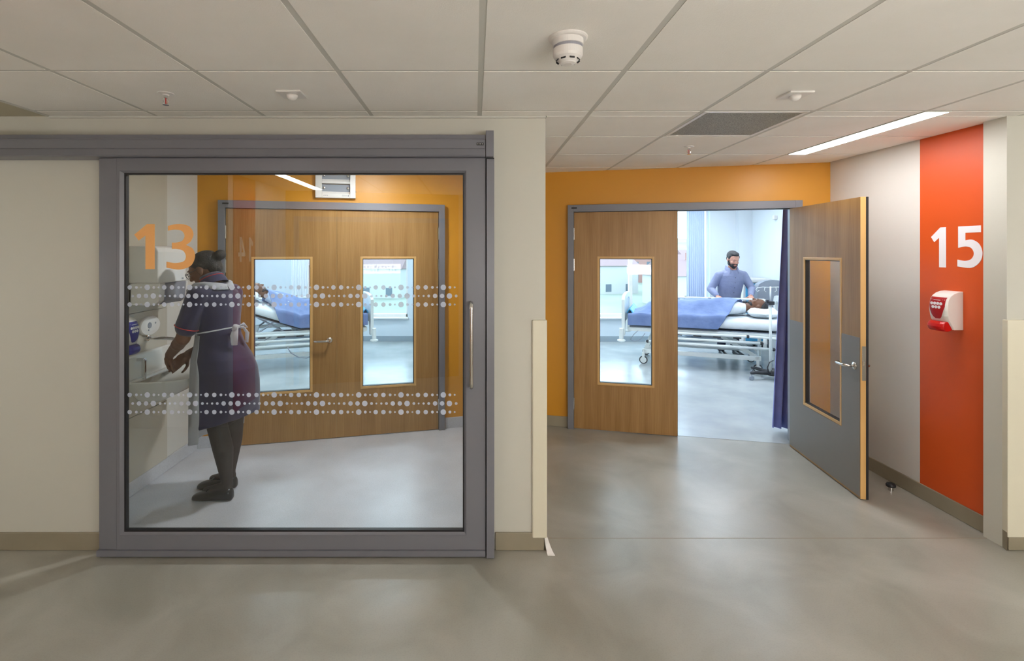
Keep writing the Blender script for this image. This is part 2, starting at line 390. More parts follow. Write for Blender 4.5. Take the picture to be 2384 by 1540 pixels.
bx(bm, -2.387, -2.372, -1.6, FW, H-0.003, H+0.003, 1)
struct(finish('ceiling', bm, [M['tile'], M['tbar'], M['plaster']]))
wall('ceiling_ward', [(-4.6, 5.3, 3.6, 9.6, 2.7, 2.8)], M['white_wall'])
# corridor wall facing the camera
wall('wall_front', [(-5.2, -2.09, FW, FW+.12, 0, H+.03), (-2.09, 0.0, FW, FW+.12, 2.13, H+.03), (0.0, 0.393, FW, FW+.12, 0, H+.03)], M['cream'])
wall('trim_ceiling_angle', [(-2.37, 0.393, FW-.012, FW+.002, H-.012, H-.001)], M['tbar'])
wall('wall_front_right', [(2.968, 6.6, FW, FW+.13, 0, H+.03)], M['cream'])
wall('wall_middle', [(0.14, 0.393, FW+.12, 4.88, 0, H+.03)], M['cream'])
bm = bmesh.new()
poly = [(2.968, FW+.002), (3.01, FW+.115), (3.01, 4.3), (3.15, 4.3), (3.15, FW+.02)]
wall('wall_right', [(3.01, 3.14, 3.40, 4.32, 0, H+.03, 0), (3.01, 3.14, 2.919, 3.40, 0, H+.03, 1)], [M['white_wall'], M['orange']]); bm.free()
bm = bmesh.new()
for z in (0, H+.03): pass
a = [bm.verts.new((x, y, 0)) for x, y in ((2.968, FW+.002), (3.01, 2.92), (3.12, 2.92), (3.12, FW+.002))]
b = [bm.verts.new((x, y, H+.03)) for x, y in ((2.968, FW+.002), (3.01, 2.92), (3.12, 2.92), (3.12, FW+.002))]
ring_faces(bm, [a, b]); struct(finish('wall_right_return', bm, M['white_wall']))
wall('wall_left', [(-2.465, -2.345, FW+.12, 4.3, 0, H+.03)], M['white_wall'])
# amber walls with double-door openings
for nm, T, L0, L1 in (('wall_back_left', T13, -0.36, 2.56), ('wall_back_right', T15, -0.62, 2.20)):
    wall(nm, [(L0, 0.03, 0, .12, 0, 2.76), (1.91, L1, 0, .12, 0, 2.76), (0.03, 1.91, 0, .12, 2.06, 2.76)], M['amber'], T)
wall('wall_ward_left_front', [(-4.6, -2.36, 4.32, 4.44, 0, 2.76)], M['ward_wall'])
wall('wall_ward_right_front', [(3.02, 5.2, 4.33, 4.45, 0, 2.76)], M['ward_wall'])
wall('wall_ward_middle', [(0.24, 0.38, 4.86, 9.4, 0, 2.76)], M['ward_wall'])
wall('wall_ward_left_side', [(-4.6, -4.42, 4.3, 9.4, 0, 2.76)], M['ward_wall'])
wall('wall_ward_right_side', [(5.06, 5.2, 4.3, 9.4, 0, 2.76), (4.81, 5.06, 9.18, 9.31, 0, 2.72), (4.33, 4.81, 9.27, 9.31, 0, 2.72)], M['ward_wall'])
wall('wall_ward_windows', [(-4.6, -3.40, 9.3, 9.5, 0, 2.76), (-3.40, -1.25, 9.3, 9.5, 0, .44), (-1.25, 1.92, 9.3, 9.5, 0, 2.76), (1.92, 4.33, 9.3, 9.5, 0, .44), (4.33, 5.3, 9.3, 9.5, 0, 2.76), (-3.40, -1.25, 9.3, 9.5, 2.65, 2.76), (1.92, 4.33, 9.3, 9.5, 2.65, 2.76)], M['ward_low'])
# walls around and behind the camera
wall('wall_rear_left', [(-2.94, -2.345, .61, .73, 0, H+.03, 0), (-5.2, -2.94, .66, .78, 0, H+.03, 1)], [M['white_wall'], M['dim_wall']])
wall('wall_rear_alcove', [(-2.465, -2.345, -.76, .61, 0, H+.03, 0), (-2.345, -2.34, .15, .63, .1, H, 1)], [M['white_wall'], M['orange']])
TB = Matrix.Translation((-2.345, -.72, 0)) @ Matrix.Rotation(-ANG, 4, 'Z')
wall('wall_rear_back', [(0, 2.2, -.12, 0, 0, H+.03)], M['amber'], TB)
wall('wall_rear_far', [(-.22, 3.4, -1.34, -1.22, 0, H+.03)], M['cream'])
wall('wall_rear_right', [(3.3, 6.6, .61, .73, 0, H+.03), (3.3, 3.42, -1.3, .7, 0, H+.03)], M['cream'])
wall('wall_corridor_west', [(-5.2, -5.08, .6, FW, 0, H+.03)], M['cream'])
wall('wall_corridor_east', [(6.48, 6.6, .6, FW, 0, H+.03)], M['cream'])
def rear_frame():
    bm = bmesh.new()
    for b in ((.10, .16, 0, .05, 0, 2.10), (1.98, 2.04, 0, .05, 0, 2.10), (.16, 1.98, 0, .05, 2.04, 2.10)): bx(bm, *b, 0, TB)
    bx(bm, .16, 1.98, 0, .02, 0.005, 2.04, 1, TB)
    struct(finish('door_4', bm, [M['grey'], M['wood']]))
rear_frame()
# skirtings
sk = [('baseboard_front', [(-5.1, -2.06, FW-.012, FW, 0, .1)], None), ('baseboard_pier', [(0.112, 0.393, FW-.012, FW, 0, .1), (.381, .401, FW-.012, FW+.1, 0, .1)], None),
      ('baseboard_right', [(2.998, 3.01, 2.93, 4.25, 0, .1)], None), ('baseboard_left', [(-2.345, -2.333, 2.93, 4.22, 0, .1)], None),
      ('baseboard_back_left', [(-.17, -.002, -.012, 0, 0, .1), (1.95, 2.5, -.012, 0, 0, .1)], T13), ('baseboard_back_right', [(-.5, -.002, -.012, 0, 0, .1), (1.965, 2.18, -.012, 0, 0, .1)], T15),
      ('baseboard_front_right', [(2.968, 6.4, FW-.012, FW, 0, .1)], None),
      ('baseboard_windows', [(-4.4, .24, 9.288, 9.3, 0, .1), (.38, 5.0, 9.258, 9.3, 0, .1)], None)]
for nm, bs, T in sk:
    bm = bmesh.new()
    for b in bs: bx(bm, *b, 0, T)
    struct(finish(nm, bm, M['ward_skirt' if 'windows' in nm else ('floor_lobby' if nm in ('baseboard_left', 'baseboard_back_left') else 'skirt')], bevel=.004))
bm = bmesh.new()
a = [bm.verts.new((x, y, 0)) for x, y in ((2.957, FW-.012), (2.999, 2.93), (3.01, 2.93), (2.968, FW))]
b = [bm.verts.new((x, y, .1)) for x, y in ((2.957, FW-.012), (2.999, 2.93), (3.01, 2.93), (2.968, FW))]
ring_faces(bm, [a, b]); struct(finish('baseboard_right_corner', bm, M['skirt']))
# peeling white corner of the pier skirting
bm = bmesh.new(); rows = []
for i in range(7):
    t = i/6; z = .075*(1-t)**1.5 + .001; y = FW-.014-.045*t**1.5
    rows.append([bm.verts.new((.385+.012*t, y, z)), bm.verts.new((.402+.035*t, y-.002, z)), bm.verts.new((.402+.035*t, y+.004, z+.001)), bm.verts.new((.385+.012*t, y+.006, z+.001))])
ring_faces(bm, rows); struct(finish('trim_coving_corner', bm, M['plastic']))
# corner guards
for nm, b in (('trim_guard_left', (.318, .400, FW-.018, FW+.07, .072, 1.283)),):
    struct(box(nm, *b, M['guard'], bevel=.006))
bm = bmesh.new(); pr = ((3.06, FW-.014), (2.958, FW-.014), (2.996, 2.935), (3.008, 2.935), (2.972, FW+.001), (3.06, FW+.001))
a = [bm.verts.new((x, y, .074)) for x, y in pr]; b = [bm.verts.new((x, y, 1.283)) for x, y in pr]
ring_faces(bm, [a, b]); struct(finish('trim_guard_right', bm, M['guard'], bevel=.004))
# service panel behind the basin (two joints)
bm = bmesh.new()
for z0, z1 in ((.102, .535), (.540, 1.240), (1.245, H)): bx(bm, -2.345, -2.331, 2.93, 3.805, z0, z1)
struct(finish('trim_service_panel', bm, M['panel']))
# ------------------------------------------------------------ windows
def window(n, x0, x1, muls):
    r = empty('window_%d' % n, ((x0+x1)/2, 9.4, .44)); struct(r)
    bm = bmesh.new()
    for b in ((x0, x1, 9.36, 9.44, .44, .50), (x0, x1, 9.36, 9.44, 2.58, 2.65), (x0, x0+.03, 9.36, 9.44, .44, 2.65), (x1-.03, x1, 9.36, 9.44, .44, 2.65)): bx(bm, *b)
    for m_ in muls: bx(bm, m_-.03, m_+.03, 9.36, 9.44, .5, 2.58)
    finish('window_frame', bm, M['plastic'], r)
    box('glass_pane', x0+.05, x1-.05, 9.395, 9.405, .49, 2.59, M['pane'], r)
    box('window_sill', x0-.02, x1+.02, 9.24, 9.38, .42, .445, M['plastic'], r, bevel=.004)
window(1, -3.40, -1.25, ()); window(2, 1.92, 4.33, (2.90,))
# ------------------------------------------------------------ double doors
def ring_box(bm, x0, x1, z0, z1, w, y0, y1, T, mi=0):
    bx(bm, x0-w, x0, y0, y1, z0-w, z1+w, mi, T); bx(bm, x1, x1+w, y0, y1, z0-w, z1+w, mi, T)
    bx(bm, x0, x1, y0, y1, z0-w, z0, mi, T); bx(bm, x0, x1, y0, y1, z1, z1+w, mi, T)
def leaf(root, T, x0, x1, wx0, wx1, wz0=.432, wz1=1.612, kick=None, y0=-.03, y1=.015, top=2.03, name_label=None):
    bm = bmesh.new()
    for b in ((x0, wx0), (wx1, x1)): bx(bm, b[0], b[1], y0, y1, .006, top, 0, T)
    bx(bm, wx0, wx1, y0, y1, .006, wz0, 0, T); bx(bm, wx0, wx1, y0, y1, wz1, top, 0, T)
    L = finish('door_leaf', bm, M['wood'], root)
    bm = bmesh.new(); w = .014
    for f in (y0-.003, y1-.008): ring_box(bm, wx0+w, wx1-w, wz0+w, wz1-w, w+.006, f, f+.011, T)
    finish('glazing_bead', bm, M['bead'], L, bevel=.002)
    bm = bmesh.new(); w2 = w+.005; ring_box(bm, wx0+w2, wx1-w2, wz0+w2, wz1-w2, .006, y0+.004, y1-.004, T); finish('glazing_seal', bm, M['black'], L)
    box('vision_panel', wx0+w, wx1-w, (y0+y1)/2-.004, (y0+y1)/2+.004, wz0+w, wz1-w, M['pane'], L, T=T)
    bm = bmesh.new(); bx(bm, x0-.001, x0+.0, y0, y1, .006, top, 0, T); bx(bm, x1, x1+.001, y0, y1, .006, top, 0, T); finish('edge_lipping', bm, M['edge'], L)
    if kick is not None:
        s = kick; ya, yb = (y0-.002, y0) if s < 0 else (y1, y1+.002); bm = bmesh.new()
        bx(bm, x0+.004, wx0-.008, ya, yb, .02, 1.085, 0, T); bx(bm, wx1+.008, x1-.004, ya, yb, .02, 1.085, 0, T); bx(bm, wx0-.008, wx1+.008, ya, yb, .02, wz0-.01, 0, T)
        k = finish('kick_plate', bm, M['kick'], L); k['label'] = 'grey laminate protection plate'
    return L
def lever(L, T, x, z, y, s, dirx, ln=.115):
    bm = bmesh.new(); R = T @ Matrix.Translation((x, y, z)) @ Matrix.Rotation(math.pi/2*(1 if s < 0 else -1), 4, 'X')
    lathe(bm, [(.026, 0), (.026, .007), (.012, .010), (.0105, .011)], n=20, T=R)
    p = [T @ V(*q) for q in ((x, y, z), (x, y+s*.045, z), (x+dirx*.012, y+s*.056, z), (x+dirx*.03, y+s*.058, z), (x+dirx*ln*.8, y+s*.058, z), (x+dirx*ln, y+s*.052, z-.001), (x+dirx*(ln+.012), y+s*.03, z-.001))]
    tube(bm, p, .0095, 12); return finish('lever_handle', bm, M['steel'], L, smooth=True)
def hinge(root, T, x, z0, z1, y=-.032):
    bm = bmesh.new(); p = [T @ V(x, y-.006, z0), T @ V(x, y-.006, z1)]; tube(bm, p, .008, 10)
    for k in (1, 2): pass
    finish('hinge', bm, M['steel'], root, smooth=False)
def door_frame(root, T, wtot, side_l=True):
    bm = bmesh.new()
    bx(bm, 0, .055, -.052, .13, 0, 2.10, 0, T); bx(bm, wtot-.055, wtot, -.052, .13, 0, 2.10, 0, T); bx(bm, .055, wtot-.055, -.052, .13, 2.035, 2.10, 0, T)
    bx(bm, .055, .075, .016, .03, 0, 2.035, 0, T); bx(bm, wtot-.075, wtot-.055, .016, .03, 0, 2.035, 0, T)
    f = finish('door_frame', bm, M['grey'], root, bevel=.002)
    bm = bmesh.new(); bx(bm, .058, wtot-.058, .0, .012, 2.0305, 2.036, 0, T); bx(bm, .0545, .0575, -.02, .012, 0, 2.035, 0, T); bx(bm, wtot-.0575, wtot-.0545, -.02, .012, 0, 2.035, 0, T)
    finish('frame_seal', bm, M['black'], f)
    bm = bmesh.new(); bx(bm, .035, .085, -.0535, -.052, 2.064, 2.078, 0, T); finish('maker_plate', bm, M['black'], f)
    return f
d2 = empty('door_2', T13.translation, ANG); struct(d2)
door_frame(d2, T13, 1.94)
La = leaf(d2, T13, .06, .965, .265, .755); lever(La, T13, .906, .877, -.03, -1, -1)
Lb = leaf(d2, T13, .970, 1.878, 1.178, 1.668)
for xx in (.056, 1.882):
    for z0, z1 in ((1.775, 1.885), (1.485, 1.595), (.185, .295)): hinge(d2, T13, xx, z0, z1)
bm = bmesh.new(); bx(bm, .9655, .9695, -.022, .01, .006, 2.03, 0, T13); finish('meeting_seal', bm, M['black'], La)
d3 = empty('door_3', T15.translation, -ANG); struct(d3)
door_frame(d3, T15, 1.963)
Lc = leaf(d3, T15, .06, .968, .277, .767, kick=1)
bm = bmesh.new(); bx(bm, .969, .973, -.022, .01, .006, 2.03, 0, T15); finish('meeting_seal', bm, M['black'], Lc)
for z0, z1 in ((1.775, 1.885), (1.485, 1.595), (.185, .295)): hinge(d3, T15, .056, z0, z1)
TO = Matrix.Translation((2.684, 4.285, 0)) @ Matrix.Rotation(math.atan2(-.9935, -.1136), 4, 'Z')
Ld = leaf(d3, TO, .0, .928, .222, .717, kick=-1, y0=0, y1=.040)
lever(Ld, TO, .868, .886, 0, -1, -1); lever(Ld, TO, .868, .886, .040, 1, -1)
bm = bmesh.new(); bx(bm, .929, .934, .008, .032, .80, 1.03, 0, TO); bx(bm, .934, .942, .012, .026, .90, .93, 0, TO); finish('lock_faceplate', bm, M['steel'], Ld, bevel=.001)
bm = bmesh.new(); bx(bm, .925, .932, .034, .048, .006, 2.03, 0, TO); finish('meeting_seal', bm, M['black'], Ld)
for z0, z1 in ((1.775, 1.885), (1.485, 1.595), (.185, .295)): hinge(d3, TO, -.004, z0, z1, y=.046)
# ------------------------------------------------------------ sliding glass door (number 13)
d1 = empty('door_1', (-1.0, 2.74, 0)); struct(d1)
YF = 2.73
bm = bmesh.new()
bx(bm, -1.932, -.048, YF, YF+.05, .043, .143-.02); bx(bm, -1.932, -.048, YF, YF+.05, 2.104, 2.172)
bx(bm, -1.946, -1.932, YF, YF+.05, .043, 2.172); bx(bm, -.048, .056, YF, YF+.05, .043, 2.172)
bx(bm, -2.050, .056, YF-.010, YF+.05, .010, .042)
fr = finish('sliding_leaf', bm, M['grey'], d1)
def slope(bm, q):
    v = [bm.verts.new(p) for p in q]; bm.faces.new(v)
bm = bmesh.new()   # sloped glazing bead on the four sides
o4 = [(-1.932, .121), (-.048, .121), (-.048, 2.104), (-1.932, 2.104)]; i4 = [(-1.914, .139), (-.062, .139), (-.062, 2.090), (-1.914, 2.090)]
A = [bm.verts.new((x, YF+.001, z)) for x, z in o4]; B = [bm.verts.new((x, YF+.016, z)) for x, z in i4]; D = [bm.verts.new((x, YF+.03, z)) for x, z in o4]
for i in range(4):
    j = (i+1) % 4; bm.faces.new((A[i], A[j], B[j], B[i])); bm.faces.new((B[i], B[j], D[j], D[i]))
finish('glazing_bead', bm, M['grey'], fr)
bm = bmesh.new(); ring_box(bm, -1.904, -.067, .144, 2.085, .010, YF+.012, YF+.036, None); finish('glazing_seal', bm, M['black'], fr)
box('glass_pane', -1.908, -.063, YF+.020, YF+.030, .140, 2.089, M['glass'], fr)
box('side_stile', -2.044, -1.948, YF+.002, YF+.05, .043, 2.172, M['grey'], d1, bevel=.002)
bm = bmesh.new(); prof = [(FW, 2.174), (2.690, 2.174), (2.684, 2.180), (2.690, 2.213), (2.692, 2.216), (2.695, 2.219), (2.695, 2.262), (2.692, 2.264), (2.692, 2.268), (2.696, 2.272), (2.700, 2.292), (FW, 2.294)]
a = [bm.verts.new((-5.0, y, z)) for y, z in prof]; b = [bm.verts.new((.055, y, z)) for y, z in prof]; ring_faces(bm, [a, b])
hd = finish('track_cover', bm, M['grey'], d1)
bm = bmesh.new(); bx(bm, .058, .100, 2.685, FW, 2.172, 2.312); bx(bm, .062, .104, 2.712, FW, 0.006, 2.164); finish('stop_post', bm, M['grey'], d1, bevel=.002)
bm = bmesh.new(); bx(bm, .0565, .0615, 2.735, FW, .012, 2.17); bx(bm, .0625, .1035, 2.716, FW, 2.1645, 2.1715); bx(bm, -2.04, .056, YF+.004, YF+.05, 0, .010); finish('brush_seal', bm, M['black'], d1)
bm = bmesh.new(); bx(bm, .008, .046, 2.6935, 2.695, 2.234, 2.248); pl = finish('maker_plate', bm, M['black'], hd)
bm = bmesh.new()
for i, w in enumerate((.003, .002, .006, .002, .007)): bx(bm, .012+.0062*i, .012+.0062*i+min(w, .005), 2.693, 2.6936, 2.239, 2.243)
finish('plate_lettering', bm, M['plastic'], pl)
bm = bmesh.new(); hx = -.020
tube(bm, [(hx, YF+.002, 1.385), (hx, YF-.045, 1.385), (hx, YF-.055, 1.378), (hx, YF-.055, 1.36), (hx, YF-.055, .96), (hx, YF-.055, .945), (hx, YF-.045, .938), (hx, YF+.002, .938)], .0105, 14)
finish('pull_handle', bm, M['steel'], fr, smooth=True)
# manifestation dots on the glass
YG = YF+.0195
px = lambda u, y=YG: (u-CX)*y/F_PX
pz = lambda v_, y=YG: EYE-(v_-CY)*y/F_PX
XL, LG, MD, SM = .0150, .0122, .0076, .0050
rowA = [(0, XL), (15.3, MD), (26.5, SM), (39.5, LG), (57.5, LG), (73.1, MD), (84.3, SM)]
rowB = [(0, XL), (15.8, MD), (27, SM), (38.5, .006), (50.4, MD), (65.2, LG), (81.5, LG)]
bm = bmesh.new()
def disc(x, z, r):
    n = 22 if r > .007 else 14
    vs = [bm.verts.new((x+r*math.cos(2*math.pi*k/n), YG-.0006, z+r*math.sin(2*math.pi*k/n))) for k in range(n)]
    vb = [bm.verts.new((p.co.x, YG-.0001, p.co.z)) for p in vs]
    ring_faces(bm, [vs, vb])
for v_, rw, u0 in ((669.5, 'A', 638.3-98.45*4), (689.5, 'B', 652.4-98.45*4), (709.5, 'A', 638.3-98.45*4), (920, 'A', 638.3-98.45*4), (940, 'B', 652.4-98.45*4), (960, 'A', 638.3-98.45*4)):
    for k in range(12):
        for du, r in (rowA if rw == 'A' else rowB):
            u = u0+98.45*k+du
            if 298 < u < 1066: disc(px(u), pz(v_), r)
finish('dot_film', bm, M['film'], fr)
bm = bmesh.new(); fy = lambda x0, z0: (lambda a, b, d: V(x0+a, YG-.0010-d, z0+b))
put_glyph(bm, G1, .112, .247, fy(px(313), pz(627)), .0008); put_glyph(bm, G3, .156, .250, fy(px(388), pz(628)), .0008)
nm = finish('door_number', bm, M['film_orange'], fr); nm['label'] = 'orange number 13 on the glass'
# ------------------------------------------------------------ wall numbers
bm = bmesh.new(); fr_ = lambda y0, z0: (lambda a, b, d: V(3.0099-d, y0-a, z0+b))
put_glyph(bm, G1, .105, .258, fr_(3.316, 1.562), .0015); put_glyph(bm, G5, .155, .258, fr_(3.135, 1.562), .0015)
tag(finish('number_sign', bm, M['num_white']), 'large white number 15 on the orange wall strip', 'sign')
bm = bmesh.new(); fl_ = lambda y0, z0: (lambda a, b, d: V(-2.3399+d, y0+a, z0+b))
put_glyph(bm, G1, .10, .25, fl_(.20, 1.56), .0015); put_glyph(bm, G4, .15, .25, fl_(.385, 1.56), .0015, [G4H])
tag(finish('number_sign', bm, M['num_white']), 'white number 14 seen mirrored in the glass door', 'sign')
# ============================================================ CEILING FITTINGS
def strip_light(x, y0, y1, label, w=.13, rot=False):
    r = empty('linear_light', (x+w/2, (y0+y1)/2, H)); tag(r, label, 'ceiling light', 'recessed linear lights')
    bm = bmesh.new(); ring_box2(bm, x, x+w, y0, y1, .006, H-.004, H+.02); finish('light_trim', bm, M['tbar'], r)
    box('diffuser', x, x+w, y0, y1, H-.003, H+.004, M['lamp'], r)
    return r
def ring_box2(bm, x0, x1, y0, y1, w, z0, z1):
    bx(bm, x0-w, x0, y0-w, y1+w, z0, z1); bx(bm, x1, x1+w, y0-w, y1+w, z0, z1); bx(bm, x0, x1, y0-w, y0, z0, z1); bx(bm, x0, x1, y1, y1+w, z0, z1)
strip_light(2.430, 2.712, 3.895, 'long bright light strip in the ceiling above the orange wall')
strip_light(-1.965, -.62, .60, 'light strip mirrored at the top of the glass door', w=.11)
r = empty('downlight', (-.75, 3.85, H)); tag(r, 'round downlight in the lobby ceiling behind the glass door', 'ceiling light')
bm = bmesh.new(); lathe(bm, [(.085, H-.006), (.085, H-.003)], (-.75, 3.85, 0), 28); finish('downlight_lens', bm, M['spot'], r)
bm = bmesh.new(); lathe(bm, [(.100, H), (.100, H-.003), (.087, H-.003), (.087, H)], (-.75, 3.85, 0), 28); finish('downlight_ring', bm, M['plastic'], r)
def fill_light(x, y, z, w, label):  # unseen light added to brighten the corridor ceiling and walls
    r = empty('wall_light', (x, y, z)); tag(r, label, 'wall light')
    box('back_plate', x-w/2-.02, x+w/2+.02, y, y+.02, z-.12, z+.12, M['plastic'], r)
    box('opal_cover', x-w/2, x+w/2, y+.02, y+.09, z-.10, z+.10, M['opal'], r, bevel=.02)
fill_light(1.05, -1.22, 1.30, 1.3, 'long opal wall light behind the camera, nearer the glass door side')
fill_light(2.50, -1.22, 1.30, 1.3, 'long opal wall light behind the camera, nearer the orange strip side')
fill_light(-4.5, .78, 1.45, .7, 'short opal wall light on the beige wall at the far end of the corridor')
fill_light(4.5, .73, 1.45, .7, 'short opal wall light past the right corner of the corridor')
def fill_panel(x, y, label):  # unseen panel added overhead to brighten a ward
    r = empty('ceiling_panel_light', (x, y, 2.7)); tag(r, label, 'ceiling light', 'square ward ceiling lights')
    box('light_frame', x-.32, x+.32, y-.32, y+.32, 2.690, 2.70, M['plastic'], r); box('light_diffuser', x-.29, x+.29, y-.29, y+.29, 2.684, 2.690, M['led'], r)
for k, (x, y) in enumerate(((1.6, 6.0), (3.8, 6.0), (1.6, 8.0), (3.8, 8.0))): fill_panel(x, y, 'square ceiling light over the right hand ward')
for k, (x, y) in enumerate(((-3.2, 6.0), (-1.0, 6.0), (-3.2, 8.0), (-1.0, 8.0))): fill_panel(x, y, 'square ceiling light over the left hand ward')
# vent
r = empty('ceiling_vent', (1.525, 3.0, H)); tag(r, 'square grey perforated air vent in the ceiling tiles', 'vent')
bm = bmesh.new(); ring_box2(bm, 1.262, 1.788, 2.735, 3.265, .022, H-.002, H+.02); finish('vent_frame', bm, M['plastic'], r, bevel=.002)
box('vent_grille', 1.262, 1.788, 2.735, 3.265, H+.0005, H+.0016, M['mesh_grille'], r)
# smoke detector
r = empty('smoke_detector', (.328, 1.776, H)); tag(r, 'round white smoke detector on the ceiling tile', 'smoke detector')
c = (.328, 1.776, 0)
bm = bmesh.new(); lathe(bm, [(.069, H), (.069, H-.004), (.064, H-.009), (.052, H-.010)], c, 40); finish('mounting_ring', bm, M['plastic'], r, smooth=False, bevel=.001)
bm = bmesh.new(); lathe(bm, [(.054, H-.008), (.054, H-.030), (.047, H-.031), (.047, H-.040), (.052, H-.041), (.052, H-.064), (.048, H-.072), (.028, H-.088), (.026, H-.092), (.014, H-.095), (.010, H-.095)], c, 40); finish('detector_body', bm, M['plastic'], r)
bm = bmesh.new()
for k in range(8):
    a = 2*math.pi*k/8 + .2; wv = .012
    R = Matrix.Translation((c[0]+.0380*math.cos(a), c[1]+.0380*math.sin(a), H-.0800)) @ Matrix.Rotation(a, 4, 'Z') @ Matrix.Rotation(math.radians(48), 4, 'Y')
    bx(bm, -.0055, .0055, -.0085, .0085, -.0018, .0018, 0, R)
finish('sensor_slots', bm, M['black'], r)
bm = bmesh.new(); lathe(bm, [(.050, H-.031), (.050, H-.040)], c, 40); finish('led_band', bm, M['smoky'], r)
# presence sensors
def sensor(x, y, label):
    r = empty('presence_sensor', (x, y, H)); tag(r, label, 'sensor')
    box('sensor_base', x-.058, x+.058, y-.058, y+.058, H-.010, H, M['plastic'], r, bevel=.004)
    bm = bmesh.new(); lathe(bm, [(.026, H-.009), (.025, H-.018), (.018, H-.028), (.008, H-.033), (.001, H-.034)], (x, y, 0), 24); finish('sensor_lens', bm, M['plastic'], r, smooth=True)
sensor(-.874, 2.40, 'square white presence sensor on the ceiling above the glass door'); sensor(1.535, 2.41, 'square white presence sensor on the ceiling in front of the vent')
def sprinkler(x, y, label):
    r = empty('sprinkler', (x, y, H)); tag(r, label, 'sprinkler')
    bm = bmesh.new(); lathe(bm, [(.036, H), (.035, H-.003), (.016, H-.007), (.012, H-.012)], (x, y, 0), 28); finish('escutcheon', bm, M['plastic'], r)
    bm = bmesh.new(); lathe(bm, [(.009, H-.01), (.009, H-.022), (.005, H-.024)], (x, y, 0), 12)
    for s in (-1, 1): tube(bm, [(x+s*.008, y, H-.02), (x+s*.013, y, H-.032), (x+s*.010, y, H-.045), (x, y, H-.054)], .002, 6)
    lathe(bm, [(.014, H-.054), (.014, H-.056)], (x, y, 0), 16); finish('sprinkler_head', bm, M['chrome'], r)
    bm = bmesh.new(); tube(bm, [(x, y, H-.022), (x, y, H-.050)], .0022, 8); finish('glass_bulb', bm, M['soap_red'], r)
sprinkler(-1.477, 2.40, 'small chrome sprinkler in the ceiling at the left'); sprinkler(1.54, 3.62, 'small chrome sprinkler in the ceiling behind the vent')
# pressure damper over the left double door
r = empty('pressure_damper', T13 @ V(.955, 0, 2.14), ANG); tag(r, 'white two-bladed air pressure unit on the amber wall above the doors', 'air vent')
x0, x1, z0, z1 = .785, 1.13, 2.140, 2.405
bm = bmesh.new(); y0 = -.045
for b in ((x0, x0+.055, z0, z1), (x1-.048, x1, z0, z1), (x0+.055, x1-.048, z0, z0+.04), (x0+.055, x1-.048, z0+.128, z0+.150), (x0+.055, x1-.048, z1-.03, z1)): bx(bm, b[0], b[1], y0, 0, b[2], b[3], 0, T13)
finish('damper_frame', bm, M['plastic'], r, bevel=.003)
for zz in (z0+.045, z0+.155):
    bm = bmesh.new(); bx(bm, x0+.055, x1-.048, -.012, -.008, zz+.012, zz+.08, 0, T13); bl = finish('damper_blade', bm, M['wallgrey'], r)
    bm = bmesh.new(); R = T13 @ Matrix.Translation((0, -.030, zz-.004)) @ Matrix.Rotation(math.radians(-35), 4, 'X'); bx(bm, x0+.056, x1-.049, 0, .003, 0, .022, 0, R); finish('blade_lip', bm, M['plastic'], bl)
    bm = bmesh.new()
    for xx in (x0+.072, x1-.066):
        R = T13 @ Matrix.Translation((xx, -.014, zz+.045)) @ Matrix.Rotation(math.pi/2, 4, 'X'); lathe(bm, [(.011, 0), (.011, .016), (.005, .018)], n=16, T=R)
    finish('counterweights', bm, M['steel'], bl)
bm = bmesh.new()
for i in range(5): bx(bm, x0+.07+.008*i, x0+.075+.008*i, y0-.001, y0, z0+.018+.002*(i % 2), z0+.024, 0, T13)
for k in range(2): bx(bm, x1-.118, x1-.075, y0-.001, y0, z0+.016+.008*k, z0+.019+.008*k, 0, T13)
bx(bm, x1-.068, x1-.058, y0-.001, y0, z0+.014, z0+.028, 0, T13); finish('rating_text', bm, M['wallgrey'], r)
bm = bmesh.new()
for xx in (x0-.003, x1+.001): bx(bm, xx, xx+.004, -.03, -.012, z0+.055, z0+.065, 0, T13)
finish('side_screws', bm, M['dark'], r)
